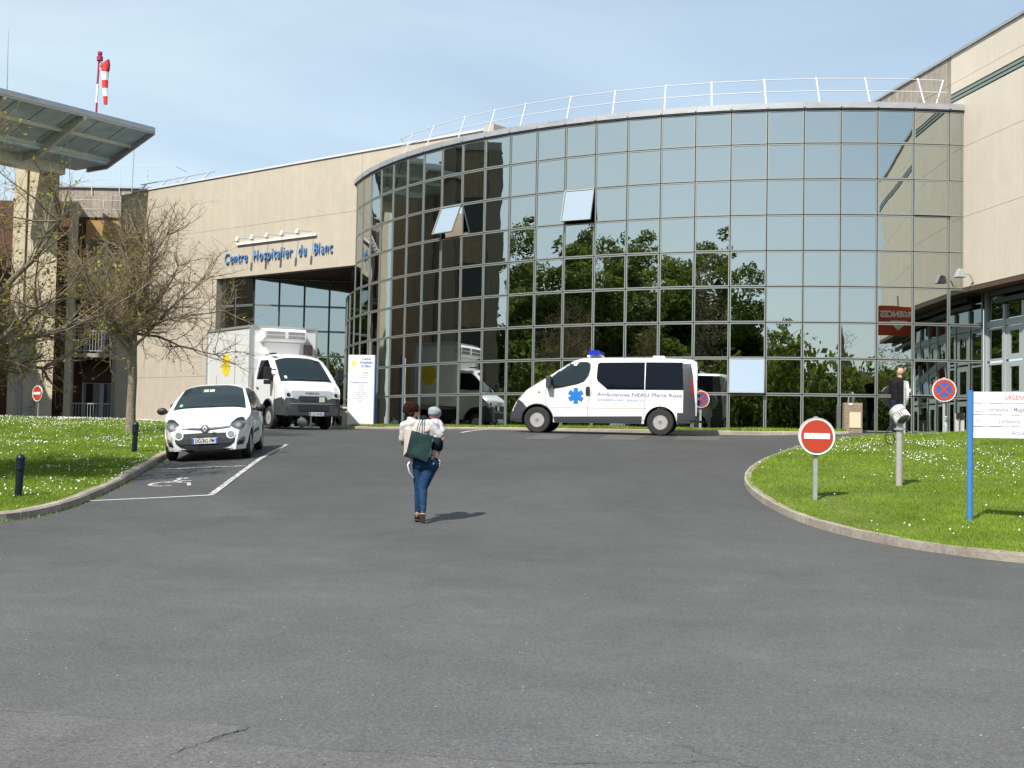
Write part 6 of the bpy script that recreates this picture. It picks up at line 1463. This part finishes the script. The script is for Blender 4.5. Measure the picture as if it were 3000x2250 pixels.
# ------------------------------------------------------------------ trees
def tubes_raw(name, polylines, mat, n=4, parent=None, kind=None):
    """many tapering twigs in one mesh: list of (pts, r0, r1)"""
    V = []; Fc = []; o = 0
    ca = [(math.cos(2*pi*j/n), math.sin(2*pi*j/n)) for j in range(n)]
    for pts, r0, r1 in polylines:
        k = len(pts)
        for i, p in enumerate(pts):
            a = pts[max(i-1, 0)]; b_ = pts[min(i+1, k-1)]; dx, dy, dz = b_[0]-a[0], b_[1]-a[1], b_[2]-a[2]
            l = math.sqrt(dx*dx+dy*dy+dz*dz) or 1; dx /= l; dy /= l; dz /= l
            if abs(dz) < .9: ux, uy, uz = -dy, dx, 0.
            else: ux, uy, uz = 0., -dz, dy
            ul = math.sqrt(ux*ux+uy*uy+uz*uz) or 1; ux /= ul; uy /= ul; uz /= ul
            wx, wy, wz_ = dy*uz-dz*uy, dz*ux-dx*uz, dx*uy-dy*ux; r_ = r0+(r1-r0)*i/(k-1)
            for c, s_ in ca: V.append((p[0]+(ux*c+wx*s_)*r_, p[1]+(uy*c+wy*s_)*r_, p[2]+(uz*c+wz_*s_)*r_))
        for i in range(k-1):
            for j in range(n): Fc.append((o+i*n+j, o+i*n+(j+1) % n, o+(i+1)*n+(j+1) % n, o+(i+1)*n+j))
        o += k*n
    return link(name, raw(name, V, Fc, mat, True), parent, kind=kind)
def grow(p, d, length, nseg, rnd, up_=.0, jit=.18):
    pts = [tuple(p)]; d = Vector(d).normalized(); p = Vector(p)
    for i in range(nseg):
        d = (d+Vector((rnd.gauss(0, jit), rnd.gauss(0, jit), rnd.gauss(0, jit)+up_))).normalized(); p = p+d*length/nseg; pts.append(tuple(p))
    return pts, d
def bare_tree(name, label, loc, seed, trunk_h, trunk_r, limbs, spread, leaves, twigs=7, up_bias=.10, scale=1.):
    rnd = random.Random(seed); t = thing(name, label, 'tree', loc)
    pts = [(0, 0, -.2), (.01, 0, .0), (.0, .01, trunk_h*.35), (.02, .0, trunk_h*.7), (.0, 0, trunk_h), (.02, .0, trunk_h+.5), (.0, .03, trunk_h+1.2)]
    b = MB(); b.tube(pts, [trunk_r*1.5, trunk_r*1.2, trunk_r*.98, trunk_r*.92, trunk_r*1.0, trunk_r*.6, trunk_r*.3], 14)
    rr_ = random.Random(seed+1)
    b.v = [(x+rr_.gauss(0, .006), y+rr_.gauss(0, .006), z) for x, y, z in b.v]; b.build('trunk', m_bark, t, 80)
    tw1 = []; tw2 = []; tips = []
    for (az, el, z0, L_, r0) in limbs:
        d = Vector((math.cos(az)*math.cos(el), math.sin(az)*math.cos(el), math.sin(el)))
        lp0, dd = grow((0, 0, z0), d, L_, 7, rnd, up_bias, .13)
        b = MB(); k = len(lp0); b.tube(lp0, [r0*(1-.72*i/(k-1)) for i in range(k)], 8); b.v = [(x+rr_.gauss(0, .004), y+rr_.gauss(0, .004), z+rr_.gauss(0, .003)) for x, y, z in b.v]; b.build('limb', m_bark, t, 80)
        for i in range(1, k):
            for _ in range(3 if i < k-1 else 5):
                base = Vector(lp0[i]); outd = (Vector(lp0[i])-Vector(lp0[i-1])).normalized()
                sd_ = (outd*.7+Vector((rnd.gauss(0, .8), rnd.gauss(0, .8), rnd.gauss(.15, .55)))).normalized()
                bl_ = rnd.uniform(.5, 1.25)*spread; bp_, bd_ = grow(base, sd_, bl_, 5, rnd, .05, .16); tw1.append((bp_, r0*.30, .006))
                for j in range(1, 6):
                    for _ in range(twigs if j > 2 else twigs-2):
                        q = Vector(bp_[j]).lerp(Vector(bp_[j-1]), rnd.random()); sd2 = (bd_*.6+Vector((rnd.gauss(0, .7), rnd.gauss(0, .7), rnd.gauss(.1, .6)))).normalized()
                        tp_, td = grow(q, sd2, rnd.uniform(.18, .62)*spread, 3, rnd, .04, .2); tw2.append((tp_, .0050, .0018)); tips.append(tp_[-1]); tips.append(tp_[-2])
                        if rnd.random() < .5:
                            tp2, _d = grow(tp_[2], (td+Vector((rnd.gauss(0, .6), rnd.gauss(0, .6), rnd.gauss(0, .6)))).normalized(), rnd.uniform(.1, .3), 2, rnd); tw2.append((tp2, .0032, .0015)); tips.append(tp2[-1])
    tubes_raw('branch', tw1, m_bark, 5, t, 'stuff'); tubes_raw('twig', tw2, m_twig, 3, t, 'stuff')
    tp = np.array(tips)
    # buds and first leaves
    def specks(nm, cnt, size, mat):
        idx = rng.integers(0, len(tp), cnt); c = tp[idx]+rng.normal(0, .02, (cnt, 3)); v = np.empty((cnt, 4, 3)); a = rng.normal(0, 1, (cnt, 3)); a /= np.linalg.norm(a, axis=1)[:, None]; b_ = rng.normal(0, 1, (cnt, 3)); b_ -= a*(a*b_).sum(1)[:, None]; b_ /= np.linalg.norm(b_, axis=1)[:, None]
        s_ = (size*rng.uniform(.6, 1.4, cnt))[:, None]
        v[:, 0] = c-a*s_; v[:, 1] = c-b_*s_*.6; v[:, 2] = c+a*s_; v[:, 3] = c+b_*s_*.6
        link(nm, raw(nm, v.reshape(-1, 3), np.arange(4*cnt).reshape(cnt, 4), mat), t, kind='stuff')
    specks('bud', int(leaves[0]), .012, m_bud)
    if leaves[1]: specks('leaf', int(leaves[1]), .030, m_leaf_young)
    return t
rl1 = random.Random(3)
L1 = [(a+rl1.uniform(-.25, .25), R(rl1.uniform(6, 52)), 1.95+rl1.uniform(-.1, .7), rl1.uniform(1.9, 2.8), rl1.uniform(.034, .052)) for a in np.linspace(0, 2*pi, 13, endpoint=False)]+[(rl1.uniform(0, 6), R(rl1.uniform(60, 85)), 2.3+rl1.uniform(0, .5), rl1.uniform(2.0, 2.7), .055) for _ in range(5)]
bare_tree('lime_tree', 'nearly bare pollarded tree behind the small white car', (-9.35, 31.84, .02), 11, 1.95, .115, L1, .95, (3400, 1300), twigs=3, up_bias=.035)
rl2 = random.Random(5)
L2 = [(a+rl2.uniform(-.3, .3), R(rl2.uniform(8, 55)), 1.75+rl2.uniform(-.1, .7), rl2.uniform(1.9, 2.9), rl2.uniform(.05, .085)) for a in np.linspace(0, 2*pi, 14, endpoint=False)]+[(rl2.uniform(0, 6), R(rl2.uniform(60, 85)), 2.2+rl2.uniform(0, .5), rl2.uniform(2.0, 2.9), .06) for _ in range(5)]
bare_tree('lime_tree', 'budding tree with pale green leaflets reaching in from the left', (-9.25, 21.0, g(-9.25, 21)+.12), 23, 1.8, .15, L2, 1.0, (6500, 6500), twigs=4, up_bias=.03)

# ------------------------------------------------------------------ what stands behind the viewer (mirrored in the glass)
m_leafA = foliage_mat('leaf_mid_green', (.07, .10, .02), (.16, .21, .035), (.25, .29, .06), .5, .15)
m_leafB = foliage_mat('leaf_spring_green', (.085, .115, .018), (.20, .235, .04), (.30, .31, .07), .5, .15)
m_leafC = foliage_mat('conifer_needle', (.015, .03, .015), (.04, .065, .025), None, .1, .2)
m_leafD = foliage_mat('brown_twig_haze', (.18, .15, .09), (.30, .25, .14), None, .3, .2)
def leaf_cloud(cnt, clumps, size, flat=1.):
    c = np.array([q[:3] for q in clumps]); r_ = np.array([q[3] for q in clumps]); w = r_**2; idx = rng.choice(len(c), cnt, p=w/w.sum())
    d = rng.normal(0, 1, (cnt, 3)); d /= np.linalg.norm(d, axis=1)[:, None]; rad = rng.uniform(.25, 1.12, cnt)**.5
    p = c[idx]+d*(r_[idx]*rad)[:, None]*np.array([1, 1, flat])
    a = rng.normal(0, 1, (cnt, 3)); a /= np.linalg.norm(a, axis=1)[:, None]; b_ = np.cross(a, rng.normal(0, 1, (cnt, 3))); b_ /= np.linalg.norm(b_, axis=1)[:, None]
    s_ = (size*rng.uniform(.6, 1.5, cnt))[:, None]; v = np.stack([p-a*s_, p-b_*s_*.6, p+a*s_, p+b_*s_*.6], 1)
    return v.reshape(-1, 3), np.arange(4*cnt).reshape(cnt, 4)
def tree_proto(kind):
    t = thing('tree', kind, 'tree', (0, 0, -500))
    if kind == 'conifer':
        cl = [(.0, 0, 1.5+z, max(.3, 3.0*(1-z/17)*(.75+.35*math.sin(z*2.3)))) for z in np.linspace(1, 17, 22)]
        cl = [(rng.normal(0, .3*q[3]), rng.normal(0, .3*q[3]), q[2], q[3]*.8) for q in cl for _ in range(2)]; H_ = 18; mat = m_leafC; sz = .22; fl = .45
    else:
        H_ = {'broad': 14, 'spring': 12, 'twiggy': 12}[kind]; R_ = H_*.33
        cl = [(rng.normal(0, R_*.52), rng.normal(0, R_*.52), H_*.62+rng.normal(0, H_*.17), rng.uniform(.6, 1.5)) for _ in range(95)]; mat = {'broad': m_leafA, 'spring': m_leafB, 'twiggy': m_leafD}[kind]; sz = .17 if kind != 'twiggy' else .09; fl = .8
    b = MB(); b.tube([(0, 0, -1), (.1, 0, H_*.3), (0, .1, H_*.6), (.1, 0, H_*.9)], [.3, .22, .14, .04], 8)
    for k in range(9):
        q = cl[(k*5) % len(cl)]; b.tube([(0, 0, H_*(.25+.05*k)), (q[0]*.5, q[1]*.5, (q[2]+H_*.35)*.5), q[:3]], [.12, .08, .03], 5)
    b.build('trunk', m_bark, t)
    v, f = leaf_cloud(34000 if kind != 'twiggy' else 14000, cl, sz*.72, fl); link('crown', raw('crown', v, f, mat), t)
    return t
protos = {k: tree_proto(k) for k in ('broad', 'spring', 'twiggy', 'conifer')}
used = set()
LAB = {'broad': 'dense mid green tree', 'spring': 'pale spring green tree', 'twiggy': 'twiggy brown tree still without leaves', 'conifer': 'tall dark conifer'}
spots = [('broad', -60, 27, 1.0), ('spring', -57, 19, 1.0), ('broad', -62, 10, 1.15), ('twiggy', -54, 8, 1.2), ('broad', -55, 0, 1.25), ('spring', -48, -4, 1.2), ('broad', -50, -14, 1.35), ('conifer', -43, -9, 1.12), ('broad', -42, -22, 1.3),
         ('spring', -36, -18, 1.2), ('broad', -33, -29, 1.35), ('twiggy', -26, -26, 1.3), ('broad', -24, -36, 1.25), ('spring', -18, -30, .95), ('broad', -13, -37, .75), ('spring', -5, -34, .55), ('broad', 3, -38, .5), ('conifer', 13, -44, .62), ('twiggy', 19, -62, 1.0), ('twiggy', 34, -58, 1.15), ('spring', 25, -40, .5), ('broad', 33, -36, .6), ('broad', -66, 38, 1.0), ('broad', -70, -4, 1.3), ('broad', -60, -24, 1.4), ('broad', 42, -20, .9), ('spring', 38, -6, .9)]
spots += [('broad', -64, 18, 1.35), ('broad', -60, 4, 1.45), ('twiggy', -58, -8, 1.5), ('broad', -53, -20, 1.5), ('spring', -45, -28, 1.45), ('broad', -38, -36, 1.45), ('broad', -29, -40, 1.35), ('broad', -46, -12, 1.25), ('broad', -52, 5, 1.2), ('spring', -39, -24, 1.3), ('broad', -16.5, -38, 1.2), ('spring', -10.5, -40, 1.05), ('broad', -4.5, -43, .85), ('spring', 1.5, -46, .7)]
where = ['by the left end of the wood', 'in front of the ward block end', 'in the second row of the wood', 'between two green crowns', 'in the middle of the wood', 'at the edge of the wood', 'tallest of the far row', 'rising above the wood', 'behind the tall conifer', 'just right of the tall conifer', 'deep in the wood', 'leafless one in the wood', 'at the back of the wood', 'where the wood gets lower', 'low one beyond the road', 'small one by the hedge', 'smallest behind the hedge', 'short one before the village', 'before the church', 'right of the church', 'at the foot of the village', 'below the village houses', 'behind the ward block', 'far back in the wood', 'at the far corner of the wood', 'right of the village', 'nearest the emergency road', 'upper row, first', 'upper row, above the leafless one', 'upper row, leafless among green', 'upper row, tallest crown', 'upper row, pale among dark', 'upper row, above the low end', 'upper row, last before the road', 'pressed against the conifer', 'just behind the hedge', 'in the thick of the wood', 'last full crown before the road', 'pale one past the full crowns', 'stepping down towards the village', 'lowest of the descending row']
for i, (k, x, y, s_) in enumerate(spots):
    o = protos[k] if k not in used else copy_tree(protos[k]); used.add(k)
    o.location = (x, y, -1.6); o.scale = (s_, s_, s_); o.rotation_euler = (0, 0, i*1.7); o['label'] = LAB[k]+' behind the viewer, '+where[i]; o['group'] = 'trees mirrored in the glass wall'; o['category'] = 'tree'
bp = thing('shrub', 'x', 'shrub', (0, 0, 0)); cl = [(rng.normal(0, 1.0), rng.normal(0, 1.0), 1.1+rng.uniform(-.6, .9), rng.uniform(.5, .95)) for _ in range(18)]
v, f = leaf_cloud(5200, cl, .075); link('foliage', raw('foliage', v, f, m_leafB), bp)
b = MB()
for k in range(6): q = cl[k]; b.tube([(0, 0, -.2), (q[0]*.5, q[1]*.5, .7), q[:3]], [.05, .03, .01], 5)
b.build('stem', m_bark, bp)
hedge = [(-46, 22), (-45, 17), (-43.5, 12), (-42, 7), (-40, 2.5), (-37.5, -2), (-34.5, -6), (-31, -10), (-27, -13), (-23, -16), (-18.5, -18), (-14, -20), (-9, -21), (-4, -22), (1, -22.5), (6, -23), (11, -23), (16, -22.5), (21, -21.5), (26, -19), (30, -15)]
for i, (x, y) in enumerate(hedge):
    o = bp if i == 0 else copy_tree(bp); o.location = (x+rng.normal(0, .6), y+rng.normal(0, .6), -1.7); s_ = rng.uniform(1.6, 2.3); o.scale = (s_*1.3, s_*1.3, s_*(1.75 if x > -12 else 1.6)); o.rotation_euler = (0, 0, i*2.3)
    o['label'] = 'bright green shrub in the hedge behind the viewer'; o['group'] = 'hedge shrubs behind the viewer'; o['category'] = 'shrub'
# wooded bank closing the view behind the trees on the left
def bankz(X, Y):
    rho = np.hypot(X-5, Y-36); an_ = np.arctan2(-(Y-36), -(X-5))
    return -2.2+13*_sm((rho-78)/40)*_sm((an_+.1)/.15)*_sm((1.25-an_)/.3)+.8*np.sin(X*.3)*np.cos(Y*.27)*_sm((rho-80)/20)
sheet('hill', np.linspace(-200, 0, 67), np.linspace(-160, 60, 74), 0, M('wooded_bank', (.07, .09, .03), .95, var=.7, vscale=.35), bankz, kind='structure')
# hill with a village and its church
X, Y = np.meshgrid(np.linspace(-160, 160, 33), np.linspace(-260, -50, 22)); 
def hillz(X, Y): return -2+9*_sm((-Y-75)/150)*(.55+.45*_sm((X+60)/110))+1.2*np.sin(X*.07)*np.cos(Y*.05)
sheet('hill', np.linspace(-260, 260, 53), np.linspace(-420, -48, 38), 0, M('hill_meadow', (.05, .085, .02), .95, var=.5, vscale=.08), hillz, kind='structure')
m_roof = M('brown_tile_roof', (.15, .085, .06), .85, var=.3, vscale=2); m_stone = M('pale_stone', (.42, .38, .30), .9, var=.15)
def house(x, y, w, d, h, rz, lab):
    t = thing('house', lab, 'house', (x, y, float(hillz(np.array(x), np.array(y)))-.3), rz)
    b = MB(); b.box((0, 0, h/2), (w, d, h)); b.build('wall', m_stone, t)
    b = MB(); b.prism([(-d/2-.4, 0), (d/2+.4, 0), (0, d*.42)], -w/2-.3, w/2+.3, ((0, 0, h), (0, 1, 0), (0, 0, 1), (1, 0, 0))); rf = b.build('roof', m_roof, t)
    b = MB(); b.box((w*.3, 0, h+d*.42), (.8, .8, 2)); b.build('chimney', m_stone, rf)
    for k in (-.28, .28):
        for zz_ in (.3, .7): b = MB(); b.box((k*w, d/2+.01, h*zz_), (1.0, .1, 1.3)); b.build('window', m_under, t)
for a in ((14, -120, 9, 7, 4, .2, 'stone house low on the hill, left of the spire'), (30, -130, 11, 8, 4.5, -.1, 'wide stone house below the spire'), (47, -125, 9, 7, 4, .4, 'small stone house right of the spire'), (4, -140, 9, 7, 5, .1, 'stone house highest on the left of the hill'), (62, -140, 10, 8, 5, -.3, 'stone house highest on the right of the hill')): house(*a)
ch = thing('church', 'dark stone church with a pointed spire on the hill behind the viewer', 'church', (38, -165, float(hillz(np.array(38.), np.array(-165.)))-.5), .1)
b = MB(); b.box((6, 0, 3.5), (16, 8, 7)); b.build('nave', m_stone, ch); b = MB(); b.prism([(-4.4, 0), (4.4, 0), (0, 4)], -2, 14.3, ((0, 0, 7), (0, 1, 0), (0, 0, 1), (1, 0, 0))); b.build('roof', m_roof, ch)
b = MB(); b.box((-3, 0, 5), (4.2, 4.2, 10)); b.build('tower', m_stone, ch); b = MB(); b.lathe([(2.9, 10), (1.3, 13), (0, 19)], 8, (-3, 0, 0)); b.build('spire', m_roof, ch)
